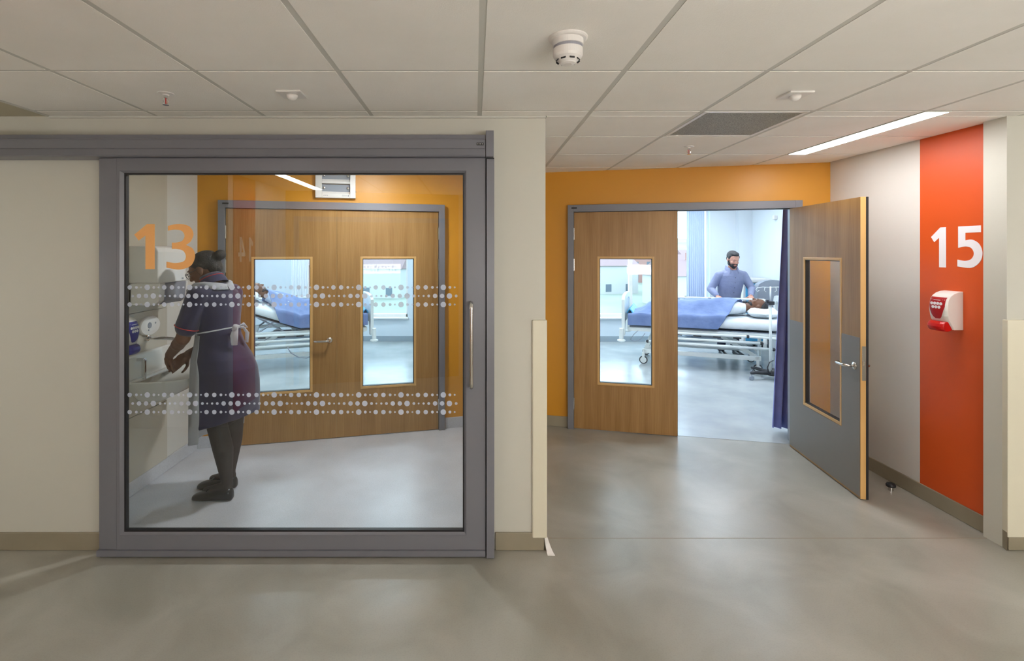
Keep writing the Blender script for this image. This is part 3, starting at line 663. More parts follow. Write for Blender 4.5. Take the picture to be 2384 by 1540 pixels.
# ============================================================ SOAP AND TOWEL DISPENSERS
def prism_x(bm, prof, T, x0, x1, bulge=0.0, n=1):
    """profile (y,z) swept along x in T"""
    rings = []
    for i in range(n+1):
        t = i/n; s = 1 - bulge*(2*t-1)**4
        rings.append([bm.verts.new(T @ V(x0+(x1-x0)*t, y*s, z)) for y, z in prof])
    ring_faces(bm, rings)
def dispenser(T, label, lab, lev, w=.125, h=.238):
    """T: local x along the wall, y out of the wall, z up (base at z=0)"""
    r = empty('soap_dispenser', T.translation); tag(r, label, 'soap dispenser')
    front = [(0.0, .062), (.03, .080), (.050, .092), (.056, .097), (.085, .107), (.120, .112), (.155, .111), (.185, .104), (.208, .088), (.224, .064), (.234, .036), (.238, .0)]
    yf = lambda z: next((ya+(yb-ya)*(z-za)/(zb-za) for (za, ya), (zb, yb) in zip(front, front[1:]) if za <= z <= zb), .1)
    prof = [(0, 0)] + [(0, h)] + [(y_, z_) for z_, y_ in reversed(front[:-1])]
    bm = bmesh.new(); prism_x(bm, prof, T, 0, w, .12, 14); finish('dispenser_body', bm, M['plastic'], r, bevel=.003, seg=3)
    bm = bmesh.new(); NB = 12; rows = []
    for i in range(NB+1):
        zz = .066+.134*i/NB; hw_ = (w/2-.010)*min(1, .30+.95*((zz-.066)/.134)**.55); rows.append([bm.verts.new(T @ V(w/2+hw_*q_, yf(zz)*(1-.12*(2*(w/2+hw_*q_)/w-1)**4)+.0012, zz)) for q_ in (-1, -.75, -.5, -.25, 0, .25, .5, .75, 1)])
    for ra, rb in zip(rows, rows[1:]):
        for k in range(8): bm.faces.new((ra[k], ra[k+1], rb[k+1], rb[k]))
    lb = finish('label_panel', bm, M[lab], r)
    bm = bmesh.new()
    for row, n, zz in ((0, 4, .160), (1, 3, .138)):
        for k in range(n):
            cx = w/2+(k-(n-1)/2)*.0205
            R = T @ Matrix.Translation((cx, yf(zz), zz)) @ Matrix.Rotation(-math.pi/2, 4, 'X'); lathe(bm, [(.0094, 0), (.0094, .0024)], n=16, T=R)
    finish('instruction_dots', bm, M['num_white'], lb)
    bm = bmesh.new(); bx(bm, w/2-.022, w/2+.022, yf(.181), yf(.181)+.0025, .180, .183, 0, T); finish('lettering', bm, M['num_white'] if lab == 'label_red' else M['num_white'], lb)
    bm = bmesh.new(); prof = [(.062, .0), (.088, .050), (.108, .050), (.122, .036), (.128, .018), (.124, .002), (.112, -.010), (.092, -.012)]
    prism_x(bm, prof, T, .004, w-.010, .10, 10); finish('push_lever', bm, M[lev], r, bevel=.004, seg=3)
    return r
TD = Matrix.Translation((3.01, 3.225, 1.178)) @ Matrix.Rotation(math.radians(-90), 4, 'Z') @ Matrix.Scale(-1, 4, (0, 1, 0))
# local x -> -Y, local y -> -X
dispenser(Matrix(((0, -1, 0, 3.01), (-1, 0, 0, 3.222), (0, 0, 1, 1.178), (0, 0, 0, 1))), 'white soap dispenser with red label and red lever on orange strip', 'label_red', 'soap_red')
dispenser(Matrix(((0, 1, 0, -2.331), (1, 0, 0, 3.22), (0, 0, 1, 1.005), (0, 0, 0, 1))), 'grey-white soap dispenser with blue label and blue lever beside the tap', 'soap_blue', 'soap_blue', w=.12)
# paper towel dispenser
r = empty('towel_dispenser', (-2.331, 3.55, 1.30)); tag(r, 'large white paper towel dispenser with clear lower cover above the basin', 'towel dispenser')
TT = Matrix(((0, 1, 0, -2.331), (1, 0, 0, 3.38), (0, 0, 1, 1.30), (0, 0, 0, 1)))
prof = [(0, .15), (0, .40), (.16, .402), (.195, .392), (.21, .36), (.212, .15)]
bm = bmesh.new(); prism_x(bm, prof, TT, 0, .33, .06, 12); finish('towel_hood', bm, M['plastic'], r, bevel=.008, seg=3)
prof = [(0, 0), (0, .15), (.212, .15), (.205, .03), (.17, 0)]
bm = bmesh.new(); prism_x(bm, prof, TT, .0, .06, 0, 1); prism_x(bm, prof, TT, .31, .33, 0, 1); bx(bm, 0, .33, 0, .02, 0, .15, 0, TT); finish('towel_cheeks', bm, M['plastic'], r, bevel=.006)
bm = bmesh.new(); prism_x(bm, [(.02, .0), (.02, .149), (.210, .149), (.203, .03), (.17, .0)], TT, .061, .309, 0, 1); finish('clear_cover', bm, M['smoky'], r, bevel=.006)
bm = bmesh.new(); bx(bm, .08, .29, .03, .17, .04, .13, 0, TT); finish('paper_stack', bm, M['sheet'], r)
bm = bmesh.new(); bx(bm, .25, .272, .2125, .2135, .165, .176, 0, TT); finish('maker_mark', bm, M['wallgrey'], r)
# ============================================================ BASIN AND TAP
r = empty('wash_basin', (-2.331, 3.55, .70)); tag(r, 'white ceramic wall basin with moulded splashback under the tap', 'basin')
bc = (-2.335, 3.56)
def bring(zz, a, b, off, n=40, back=-2.331):
    out = []
    for k in range(n):
        t = 2*math.pi*k/n; ct, st = math.cos(t), math.sin(t)
        x = bc[0]+off + (a*ct if ct > 0 else .0*ct) ; x = max(back, bc[0] + off*1.0 + a*ct)
        out.append((x, bc[1] + b*math.copysign(abs(st)**.8, st), zz))
    return out
bm = bmesh.new()
prof = [(.60, .05, .06, .05), (.62, .09, .09, .06), (.68, .19, .16, .09), (.74, .275, .225, .11), (.785, .315, .262, .12), (.80, .325, .272, .12), (.806, .322, .270, .12), (.803, .305, .252, .12), (.78, .275, .225, .12), (.73, .215, .17, .12), (.69, .13, .11, .12), (.680, .04, .04, .12)]
rings = [[bm.verts.new(p) for p in bring(z, a, b, off)] for z, a, b, off in prof]
ring_faces(bm, rings); finish('basin_bowl', bm, M['ceramic'], r, smooth=True, sub=1)
bm = bmesh.new(); bx(bm, -2.331, -2.29, 3.29, 3.83, .79, .965); bx(bm, -2.331, -2.25, 3.29, 3.83, .785, .808); finish('splashback', bm, M['ceramic'], r, bevel=.012)
bm = bmesh.new(); bx(bm, -2.26, -2.235, 3.40, 3.42, .795, .93); bx(bm, -2.30, -2.24, 3.398, 3.422, .92, .94); finish('overflow_pipe', bm, M['chrome'], r, bevel=.004)
bm = bmesh.new(); lathe(bm, [(.03, .684), (.03, .689), (.012, .690)], (bc[0]+.12, bc[1], 0), 20); finish('drain', bm, M['chrome'], r)
r = empty('basin_tap', (-2.331, 3.58, 1.05)); tag(r, 'chrome bent-spout tap on the wall over the basin', 'tap')
bm = bmesh.new(); tube(bm, [(-2.331, 3.56, 1.055), (-2.27, 3.56, 1.05), (-2.19, 3.56, 1.05), (-2.14, 3.56, 1.046), (-2.11, 3.56, 1.03), (-2.095, 3.56, 1.0), (-2.090, 3.56, .972)], [.011, .011, .012, .012, .012, .011, .012], 14); finish('tap_spout', bm, M['chrome'], r, smooth=True)
bm = bmesh.new(); R = Matrix.Translation((-2.331, 3.56, 1.055)) @ Matrix.Rotation(math.pi/2, 4, 'Y'); lathe(bm, [(.028, 0), (.026, .014), (.014, .018)], n=20, T=R); finish('tap_rose', bm, M['chrome'], r)
bm = bmesh.new(); tube(bm, [(-2.090, 3.56, .972), (-2.089, 3.56, .84)], [.0035, .002], 8); finish('water_stream', bm, M['pane'], r)
r = empty('tap_sensor', (-2.331, 3.60, 1.13)); tag(r, 'oval white sensor plate on the wall above the tap', 'sensor plate')
R = Matrix.Translation((-2.331, 3.585, 1.135)) @ Matrix.Rotation(math.pi/2, 4, 'Y') @ Matrix.Diagonal((.62, 1, 1, 1))
bm = bmesh.new(); lathe(bm, [(.115, 0), (.115, .010), (.105, .018), (.06, .022), (.02, .023)], n=40, T=R); finish('sensor_plate', bm, M['plastic'], r, smooth=False, bevel=.002)
R = Matrix.Translation((-2.308, 3.585, 1.14)) @ Matrix.Rotation(math.pi/2, 4, 'Y')
bm = bmesh.new(); lathe(bm, [(.022, 0), (.020, .003)], (0, -.02, 0), n=24, T=R); lathe(bm, [(.007, 0), (.006, .002)], (-.010, .045, 0), n=16, T=R); lathe(bm, [(.006, 0), (.006, .002)], (.032, -.03, 0), n=16, T=R); finish('sensor_eye', bm, M['wallgrey'], r)
# door stop
r = empty('door_stop', (2.895, 3.5, 0)); tag(r, 'black and steel door stop on the floor near the open door', 'door stop')
bm = bmesh.new(); lathe(bm, [(.016, .0), (.016, .022), (.020, .024)], (2.895, 3.5, 0), 20); finish('stop_base', bm, M['steel'], r)
bm = bmesh.new(); lathe(bm, [(.018, .023), (.028, .027), (.029, .040), (.022, .050), (.006, .053)], (2.895, 3.5, 0), 20); finish('stop_buffer', bm, M['black'], r, smooth=True)
# ============================================================ BEDS
cA, sA = math.cos(math.radians(22)), math.sin(math.radians(22))
TB15 = Matrix(((cA, sA, 0, 2.20), (-sA, cA, 0, 7.44), (0, 0, 1, 0), (0, 0, 0, 1)))
TB13 = Matrix(((-cA, -sA, 0, -1.53), (-sA, cA, 0, 7.44), (0, 0, 1, 0), (0, 0, 0, 1)))
def castor(T, x, y, root):
    bm = bmesh.new(); R = T @ Matrix.Translation((x, y, .06)) @ Matrix.Rotation(math.pi/2, 4, 'X')
    lathe(bm, [(.047, -.014), (.058, -.012), (.060, 0), (.058, .012), (.047, .014)], n=28, T=R); w = finish('castor_tyre', bm, M['dark'], root)
    bm = bmesh.new(); lathe(bm, [(.008, -.019), (.044, -.017), (.046, 0), (.044, .017), (.008, .019)], n=28, T=R)
    bx(bm, x-.018, x+.018, y-.024, y+.024, .10, .17, 0, T); bx(bm, x-.014, x+.014, y-.026, y-.019, .05, .15, 0, T); bx(bm, x-.014, x+.014, y+.019, y+.026, .05, .15, 0, T)
    finish('castor_hub', bm, M['bedwhite'], w)
def bed(T, rb, piv, label, cable=False):
    g = T.translation; r = empty('hospital_bed', g); tag(r, label, 'hospital bed')
    tb = math.tan(rb)
    bm = bmesh.new()
    bx(bm, .06, 2.06, .04, .09, .49, .545, 0, T); bx(bm, .06, 2.06, .86, .91, .49, .545, 0, T)
    for xx in (.06, .55, 1.05, 1.55, 2.0): bx(bm, xx, xx+.05, .09, .86, .50, .54, 0, T)
    finish('bed_frame', bm, M['bedwhite'], r, bevel=.004)
    bm = bmesh.new(); bx(bm, .08, piv, .06, .89, .546, .558, 0, T)
    R = T @ Matrix.Translation((piv, 0, .546)) @ Matrix.Rotation(-rb, 4, 'Y'); bx(bm, 0, 2.06-piv, .06, .89, 0, .012, 0, R)
    if rb > .1:
        for y_ in (.10, .85): tube(bm, [T @ V(piv+.15, y_, .50), T @ V(piv+.55, y_, .546+.55*tb)], .012, 8); tube(bm, [T @ V(piv+.6, y_, .50), T @ V(piv+.35, y_, .546+.35*tb)], .012, 8)
    finish('mattress_platform', bm, M['wallgrey'], r)
    # mattress
    bm = bmesh.new(); rings = []; N = 26
    for i in range(N+1):
        t = i/N; s_ = .07 + t*1.98
        x = s_ if s_ < piv else piv+(s_-piv)*math.cos(rb); z = .560 + (0 if s_ < piv else (s_-piv)*math.sin(rb))
        e = .0 if 0 < i < N else .02
        cs = []
        for (yy, zz) in ((.05, .02), (.035, .05), (.035, .13), (.06, .172), (.47, .178), (.88, .172), (.905, .13), (.905, .05), (.89, .02), (.47, .0)):
            w = .004*noise.noise(V(x*4, yy*5, zz*5))
            cs.append(bm.verts.new(T @ V(x, .47+(yy-.47)*(1-e*2)+w, z+zz*(1-e*4)+e*1.5+w)))
        rings.append(cs)
    ring_faces(bm, rings); finish('mattress', bm, M['sheet'], r, smooth=True, sub=1)
    # boards
    bm = bmesh.new()
    for xx in (-.01, 2.09):
        prof = [(.0, .42), (.0, .95), (.06, 1.0), (.20, 1.02), (.47, 1.03), (.74, 1.02), (.88, 1.0), (.94, .95), (.94, .42), (.80, .42), (.80, .90), (.70, .94), (.24, .94), (.14, .90), (.14, .42)]
        plate(bm, [prof], lambda a, b, d: T @ V(xx-.02+d, a, b), .045)
    finish('end_boards', bm, M['bedwhite'], r, bevel=.006)
    bm = bmesh.new()
    plate(bm, [[(.14, .60), (.14, .90), (.24, .94), (.70, .94), (.80, .90), (.80, .60)]], lambda a, b, d: T @ V(-.01+d, a, b), .012); finish('foot_panel', bm, M['ward_wall'], r)
    for xx, yy in ((-.03, -.03), (-.03, .97), (2.12, -.03), (2.12, .97)):
        bm = bmesh.new(); q = T @ V(xx, yy, 0)
        lathe(bm, [(.030, .53), (.032, .42), (.032, .37), (.058, .36), (.060, .345), (.04, .335), (.01, .325)], q, 20); finish('corner_buffer', bm, M['bedwhite'], r)
    # lowered near rail
    bm = bmesh.new()
    tube(bm, [T @ V(*q) for q in ((.50, -.055, .505), (1.62, -.055, .515), (1.95, -.055, .505), (2.1, -.055, .45))], .017, 10)
    tube(bm, [T @ V(.42, -.07, .435), T @ V(1.78, -.07, .435)], .018, 10); tube(bm, [T @ V(.34, -.075, .37), T @ V(1.92, -.075, .365)], .019, 10)
    for xx in (.6, 1.82): bx(bm, xx-.02, xx+.02, -.07, -.04, .37, .52, 0, T)
    rl = finish('side_rail_lowered', bm, M['bedwhite'], r, smooth=True)
    bm = bmesh.new()
    for xx, zz, yy in ((1.62, .515, -.055), (1.78, .435, -.07), (1.92, .365, -.075), (.5, .505, -.055), (.42, .435, -.07), (.34, .37, -.075)): ell(bm, T @ V(xx, yy, zz), (.024, .024, .024), u=12, v=8)
    finish('rail_end_knobs', bm, M['dark'], rl, smooth=True)
    bm = bmesh.new()
    for xx in (.7, .95, 1.2, 1.45): bx(bm, xx, xx+.10, .02, .04, .465, .485, 0, T)
    finish('frame_labels', bm, M['dark'], r)
    # raised far rail
    bm = bmesh.new(); y_ = .985
    tube(bm, [T @ V(*q) for q in ((.48, y_, .62), (.50, y_, .78), (.56, y_, .90), (.66, y_, .925), (1.3, y_, .93), (1.95, y_, .93), (2.02, y_, .90), (2.05, y_, .80), (2.06, y_, .62))], .017, 10)
    bx(bm, .55, 2.02, y_-.008, y_+.008, .80, .835, 0, T); bx(bm, .55, 2.02, y_-.008, y_+.008, .68, .71, 0, T)
    for xx in (.62, 1.95): bx(bm, xx-.02, xx+.02, y_-.02, y_+.01, .50, .93, 0, T)
    rl = finish('side_rail_raised', bm, M['bedwhite'], r, smooth=False)
    bm = bmesh.new(); bx(bm, 1.35, 1.85, y_-.014, y_-.009, .845, .90, 0, T)
    for xx in (.68, 1.18): bx(bm, xx, xx+.05, y_-.03, y_-.01, .885, .935, 0, T)
    finish('rail_control_panel', bm, M['dark'], rl)
    # base
    bm = bmesh.new()
    for yy in (.10, .80): bx(bm, .26, 1.80, yy, yy+.05, .165, .225, 0, T)
    for xx in (.28, 1.72): bx(bm, xx, xx+.06, .10, .85, .17, .22, 0, T)
    finish('base_frame', bm, M['bedwhite'], r, bevel=.004)
    bm = bmesh.new()
    for yy in (.2, .70):
        for (xa, za, xb, zb) in ((1.25, .50, 1.74, .21), (.42, .49, .30, .21), (.34, .21, .75, .49)):
            a = V(xa, yy, za); b = V(xb, yy, zb); d = (b-a); ang = math.atan2(-d.z, d.x)
            bx(bm, 0, d.length, -.02, .02, -.025, .025, 0, T @ Matrix.Translation(a) @ Matrix.Rotation(ang, 4, 'Y'))
    finish('lifting_arms', bm, M['bedwhite'], r, bevel=.004)
    bm = bmesh.new(); bx(bm, .95, 1.35, .35, .60, .40, .49, 0, T); tube(bm, [T @ V(1.3, .47, .44), T @ V(1.66, .47, .24)], .025, 10); finish('lift_motor', bm, M['wallgrey'], r, bevel=.01)
    for xx, yy in ((.27, .12), (.27, .83), (1.76, .12), (1.76, .83)): castor(T, xx, yy, r)
    bm = bmesh.new()
    tube(bm, [T @ V(*q) for q in ((.20, .02, .50), (.14, .0, .44), (.10, -.01, .37), (.16, -.01, .345), (.24, .0, .38), (.30, .02, .47))], .005, 8)
    if cable:
        tube(bm, [T @ V(*q) for q in ((1.18, -.08, .36), (1.13, -.10, .27), (1.03, -.10, .20), (.92, -.10, .18), (.82, -.10, .22), (.76, -.10, .30), (.73, -.10, .38))], .009, 8)
    finish('power_cable', bm, M['wallgrey'], r, smooth=True)
    if cable: box('hand_control', .70, .78, -.12, -.09, .38, .56, M['wallgrey'], r, bevel=.008, T=T)
    return r
bed(TB15, 0.0, 1.25, 'white hospital bed with man lying flat, seen through the open doorway')
bed(TB13, math.radians(20), 1.0, 'white hospital bed with raised backrest seen through the left double door windows', cable=True)
def blanket(T, hx, rb, piv, x0, x1, label, seed=0, slant=0.0):
    bm = bmesh.new(); NX, NY = 110, 84
    tot = .165*2+.93; grid = []
    for i in range(NX+1):
        row = []
        for j in range(NY+1):
            s_ = j/NY*tot
            if s_ < .165: y, drop = .02, .165-s_
            elif s_ > .165+.93: y, drop = .95, s_-1.095
            else: y, drop = .02+(s_-.165), 0
            x = x0+(x1 - slant*(1-j/NY)**2*1.0 - x0)*i/NX
            zb = .742 + (max(0, x-piv)*math.tan(rb))
            c = abs(y-.47)/.30; b = math.exp(-(c**3)*.9)
            z = zb + hx(x)*b
            if drop: z = zb - drop; y += (-1 if y < .5 else 1)*.008
            # folds
            wv = .010*noise.noise(V(x*5+seed, y*4, 0)) + .013*math.sin((x*2.2-y*3.4)*5+seed+3*noise.noise(V(x*2, y*2, seed)))*(.35+.65*b)*max(0, min(1, (x-.55)*2)) + .010*abs(noise.noise(V(x*3-y*2, y*6+x*4, seed+3))) + .006*noise.noise(V(x*14, y*10+drop*4, seed))
            edge = min(1, max(0, (x1-.0-x)*8))
            wv += (1-edge)*.012*math.sin(y*40)
            if drop: y += wv*.8
            else: z += wv + .004
            row.append(bm.verts.new(T @ V(x, y, z)))
        grid.append(row)
    for i in range(NX):
        for j in range(NY): bm.faces.new((grid[i][j], grid[i+1][j], grid[i+1][j+1], grid[i][j+1]))
    o = finish('blanket', bm, M['blanket'], smooth=True)
    sm = o.modifiers.new('smooth', 'SMOOTH'); sm.iterations = 2
    s = o.modifiers.new('solid', 'SOLIDIFY'); s.thickness = .006; s.offset = 1
    tag(o, label, 'blanket'); return o
def interp(pts):
    def f(x):
        for (a, ya), (b, yb) in zip(pts, pts[1:]):
            if x <= b:
                t = max(0, (x-a)/(b-a)); t = t*t*(3-2*t); return ya+(yb-ya)*t
        return pts[-1][1]
    return f
blanket(TB15, interp([(.06, 0), (.14, .01), (.42, .17), (.55, .19), (.75, .175), (1.0, .215), (1.25, .225), (1.7, .225)]), 0, 1.25, .055, 1.68, 'blue blanket over the man lying flat in bed', 1, .42)
blanket(TB13, interp([(.06, 0), (.2, .02), (.38, .17), (.5, .16), (.8, .15), (.85, .20), (1.1, .215), (1.5, .205)]), math.radians(20), 1.0, .055, 1.52, 'blue blanket over the patient with raised backrest', 4, .25)
def pillow(T, x, y, z, rb, label):
    bm = bmesh.new(); R = T @ Matrix.Translation((x, y, z)) @ Matrix.Rotation(-rb, 4, 'Y')
    bmesh.ops.create_cube(bm, size=1); bmesh.ops.subdivide_edges(bm, edges=bm.edges[:], cuts=7, use_grid_fill=True)
    for v in bm.verts:
        p = v.co*2; u, w = p.x, p.y
        k = (1-abs(u)**3.2)**.5*(1-abs(w)**3.2)**.5 if abs(u) < 1 and abs(w) < 1 else 0
        v.co = R @ V(u*.20*(1-.08*w*w), w*.32*(1-.06*u*u), (.065*k + .006)*(p.z) + .006*noise.noise(p*2.3) - .03*math.exp(-(u*u+w*w)*5)*(1 if p.z > 0 else 0))
    o = finish('pillow', bm, M['sheet'], smooth=True); tag(o, label, 'pillow')
pillow(TB15, 1.86, .47, .80, 0, 'white pillow under the head of the man lying flat'); pillow(TB13, 1.72, .47, .735+.72*math.tan(math.radians(20))+.075, math.radians(20), 'white pillow on the raised backrest')
# white sheet fold and cyan pad at the foot of the beds
for T, nm in ((TB15, 'light blue incontinence pad tucked at the foot board behind the right hand doors'), (TB13, 'light blue pad tucked at the foot board seen through the door window')):
    bm = bmesh.new(); rr = []
    for i in range(9):
        t = i/8; rr.append([bm.verts.new(T @ V(.035+.11*t, y, .742+.09*math.sin(math.pi*min(1, t*1.1))*(1-t*.4)+.010*math.sin(y*30+t*4))) for y in [.06+.82*k/20 for k in range(21)]])
    for a, b in zip(rr, rr[1:]):
        for k in range(20): bm.faces.new((a[k], a[k+1], b[k+1], b[k]))
    o = finish('bed_pad', bm, M['bluepad'], smooth=True); o.modifiers.new('s', 'SOLIDIFY').thickness = .012; tag(o, nm, 'bed pad')
# ============================================================ WARD FURNITURE
r = empty('drip_stand', (3.82, 6.50, 0)); tag(r, 'drip stand with black wheeled base and hooks in front of the bed head', 'drip stand')
bm = bmesh.new(); tube(bm, [(3.82, 6.50, .10), (3.82, 6.50, .98)], .016, 12); tube(bm, [(3.82, 6.50, .98), (3.82, 6.50, 1.21)], .009, 10)
for s in (-1, 1):
    tube(bm, [(3.82, 6.5, 1.20), (3.82+s*.10, 6.5, 1.203), (3.82+s*.17, 6.5, 1.195), (3.82+s*.19, 6.5, 1.17), (3.82+s*.17, 6.5, 1.145), (3.82+s*.145, 6.5, 1.16)], .004, 8)
    tube(bm, [(3.82+s*.07, 6.5, 1.20), (3.82+s*.08, 6.5, 1.16), (3.82+s*.055, 6.5, 1.14)], .004, 8)
finish('stand_pole', bm, M['bedwhite'], r, smooth=True)
bm = bmesh.new(); bx(bm, 3.785, 3.86, 6.47, 6.53, .975, 1.02); bx(bm, 3.765, 3.79, 6.48, 6.52, 1.0, 1.04); finish('pole_clamp', bm, M['dark'], r, bevel=.006)
bm = bmesh.new(); cc = V(3.86, 6.52, 0)
for k in range(5):
    a = math.radians(186+72*k); d = V(math.cos(a), math.sin(a), 0)
    tube(bm, [cc+V(0, 0, .085), cc+d*.12+V(0, 0, .09), cc+d*.24+V(0, 0, .10), cc+d*.30+V(0, 0, .095)], [.030, .024, .020, .016], 10)
lathe(bm, [(.07, .06), (.075, .09), (.05, .13), (.02, .15)], cc, 20); finish('star_base', bm, M['dark'], r, smooth=True)
for k in range(5):
    a = math.radians(186+72*k); q = cc+V(math.cos(a), math.sin(a), 0)*.29
    bm = bmesh.new(); R = Matrix.Translation((q.x, q.y, .030)) @ Matrix.Rotation(math.pi/2, 4, 'X'); lathe(bm, [(.024, -.014), (.030, -.010), (.030, .010), (.024, .014)], n=18, T=R); tube(bm, [(q.x, q.y, .04), (q.x, q.y, .085)], .007, 8); finish('castor', bm, M['wallgrey'], r)
bm = bmesh.new(); tube(bm, [(3.84, 6.47, .26), (3.78, 6.45, .24), (3.75, 6.45, .17), (3.77, 6.46, .11), (3.82, 6.48, .08)], .006, 8); finish('coiled_lead', bm, M['dark'], r, smooth=True)
r = empty('drainage_bag', (4.02, 6.5, .75)); tag(r, 'clear plastic fluid bag with teal top hanging beside the drip stand', 'fluid bag')
bm = bmesh.new(); prof = spl([(0, .12, Ss), (.0, .33, Cc), (.14, .35, Cc), (.15, .12, Ss), (.13, .0, Ss), (.02, .0, Ss)]); plate(bm, [prof], lambda a, b, d: V(3.955+a, 6.50-d, .78+b), .04); finish('bag_body', bm, M['bag'], r, bevel=.008)
bm = bmesh.new(); bx(bm, 3.95, 4.11, 6.455, 6.505, 1.105, 1.14); bx(bm, 4.01, 4.05, 6.455, 6.505, 1.08, 1.11); bx(bm, 4.025, 4.033, 6.48, 6.485, 1.14, 1.18); finish('bag_top', bm, M['teal'], r, bevel=.006)
# bedside cabinet
r = empty('bedside_cabinet', (5.15, 8.9, 0)); r.location = (4.92, 8.9, 0); tag(r, 'white cabinet with light blue drawer fronts behind the standing man', 'cabinet')
bm = bmesh.new(); bx(bm, 4.56, 4.98, 8.55, 8.95, .08, 1.14); bx(bm, 4.53, 5.02, 8.51, 8.98, 1.14, 1.20); finish('cabinet_body', bm, M['plastic'], r, bevel=.01)
for k in range(4):
    z0 = .14+k*.25; d = box('drawer', 4.60, 4.90, 8.530, 8.552, z0, z0+.23, M['bluepad'], r, bevel=.006); box('drawer_handle', 4.70, 4.80, 8.52, 8.532, z0+.17, z0+.19, M['plastic'], d)
for k, (xx, yy) in enumerate(((4.60, 8.6), (4.94, 8.6), (4.60, 8.9), (4.94, 8.9))):
    bm = bmesh.new(); lathe(bm, [(.02, 0), (.03, .01), (.03, .05), (.02, .08)], (xx, yy, 0), 14); finish('castor', bm, M['dark'], r)
r = empty('bedside_chair', (4.72, 7.85, 0)); tag(r, 'grey high-backed armchair between the bed head and the cabinet', 'armchair')
bm = bmesh.new(); plate(bm, [spl([(0, .0, Cc), (0, .62, Ss), (.07, .75, Ss), (.25, .79, Ss), (.43, .75, Ss), (.5, .62, Ss), (.5, .0, Cc)])], lambda a, b, d: V(4.50+a, 8.12-d*1.0, .42+b), .12); finish('backrest', bm, M['wallgrey'], r, bevel=.02)
box('seat', 4.52, 4.98, 7.62, 8.02, .38, .50, M['wallgrey'], r, bevel=.03)
for xx in (4.50, 4.96):
    box('armrest', xx, xx+.05, 7.64, 8.02, .62, .66, M['bead'], r, bevel=.01)
    for yy in (7.65, 7.98): box('leg', xx+.005, xx+.045, yy, yy+.04, 0, .62, M['bedwhite'], r, bevel=.006)
r = empty('sharps_box', (4.99, 8.02, 1.44)); tag(r, 'small yellow box on the ward wall beside the blue curtain', 'box')
bm = bmesh.new(); bx(bm, 4.94, 5.06, 7.96, 8.08, 1.44, 1.59); bx(bm, 4.95, 5.05, 7.98, 8.06, 1.59, 1.62); finish('box_body', bm, M['yellow'], r, bevel=.008); box('box_lid', 4.97, 5.03, 7.99, 8.04, 1.62, 1.65, M['dark'], r, bevel=.005)
tag(box('wall_sensor', 5.00, 5.06, 8.40, 8.46, 2.20, 2.27, M['plastic'], bevel=.01), 'small white sensor high on the ward wall', 'sensor')
# curtains
def curtain(name, pts, z0, z1, m, label, folds, amp, top_scale=1.0, th=.004):
    bm = bmesh.new(); n = folds*10; rows = []
    a, b = V(*pts[0], 0), V(*pts[1], 0); d = (b-a); nn = V(-d.y, d.x, 0).normalized()
    NZ = 16
    for i in range(NZ+1):
        t = i/NZ; z = z0+(z1-z0)*t; row = []
        for k in range(n+1):
            u = k/n; sc = 1+(top_scale-1)*t
            w = amp*math.sin(2*math.pi*folds*u + .7*math.sin(5*u+2*t))*(1-.35*t)
            w2 = .3*amp*noise.noise(V(u*9, t*3, 1))
            p = b - d*((1-u)*sc) + nn*(w+w2); row.append(bm.verts.new((p.x, p.y, z+.01*noise.noise(V(u*6, 0, 5))*(1-t))))
        rows.append(row)
    for a_, b_ in zip(rows, rows[1:]):
        for k in range(n): bm.faces.new((a_[k], a_[k+1], b_[k+1], b_[k]))
    o = finish(name, bm, m, smooth=True); o.modifiers.new('s', 'SOLIDIFY').thickness = th; tag(o, label, 'curtain'); return o
curtain('bed_curtain', ((2.745, 4.62), (3.30, 4.70)), .04, 2.55, M['curtain'], 'blue curtain gathered inside the open right hand doorway', 8, .035, .74)
curtain('window_curtain', ((3.88, 9.20), (4.20, 9.20)), .12, 2.64, M['blind'], 'pale blue pleated curtain at the right hand ward window', 9, .022)
curtain('window_curtain', ((-3.36, 9.20), (-3.05, 9.20)), .12, 2.64, M['white_curtain'], 'white curtain at the left edge of the left hand ward window', 7, .022)
# ============================================================ OUTSIDE
M['grass'] = mottle(mat('grass', (0.2, 0.3, 0.12), 0.95), srgb(122, 130, 118), srgb(142, 146, 134), .08, 6)
M['leaf'] = mottle(mat('foliage', (0.1, 0.2, 0.08), 0.9), srgb(84, 104, 82), srgb(116, 136, 112), 1.2, 5, bump=1.0, bscale=2)
M['brick'] = mat('red_brick', srgb(158, 120, 112), 0.9); M['render'] = mat('white_render', srgb(176, 174, 172), 0.9); M['slate'] = mat('slate_roof', srgb(136, 112, 112), 0.9)
M['roadm'] = mat('asphalt', srgb(150, 150, 150), 0.9); M['wpane'] = mat('window_pane', srgb(90, 100, 110), 0.3)
def gz(x, y): return interp([(15, -9), (40, -8.5), (60, -6.8), (100, -5.6), (150, -3.5), (200, 0), (260, 5), (400, 12)])(y) + .8*noise.noise(V(x/30, y/30, 0))
bm = bmesh.new(); g = []
for i in range(41):
    y = 15+i*9.5; g.append([bm.verts.new((x, y, gz(x, y))) for x in [-160+8*k for k in range(45)]])
for a, b in zip(g, g[1:]):
    for k in range(44): bm.faces.new((a[k], a[k+1], b[k+1], b[k]))
struct(finish('ground_hillside', bm, M['grass'], smooth=True))
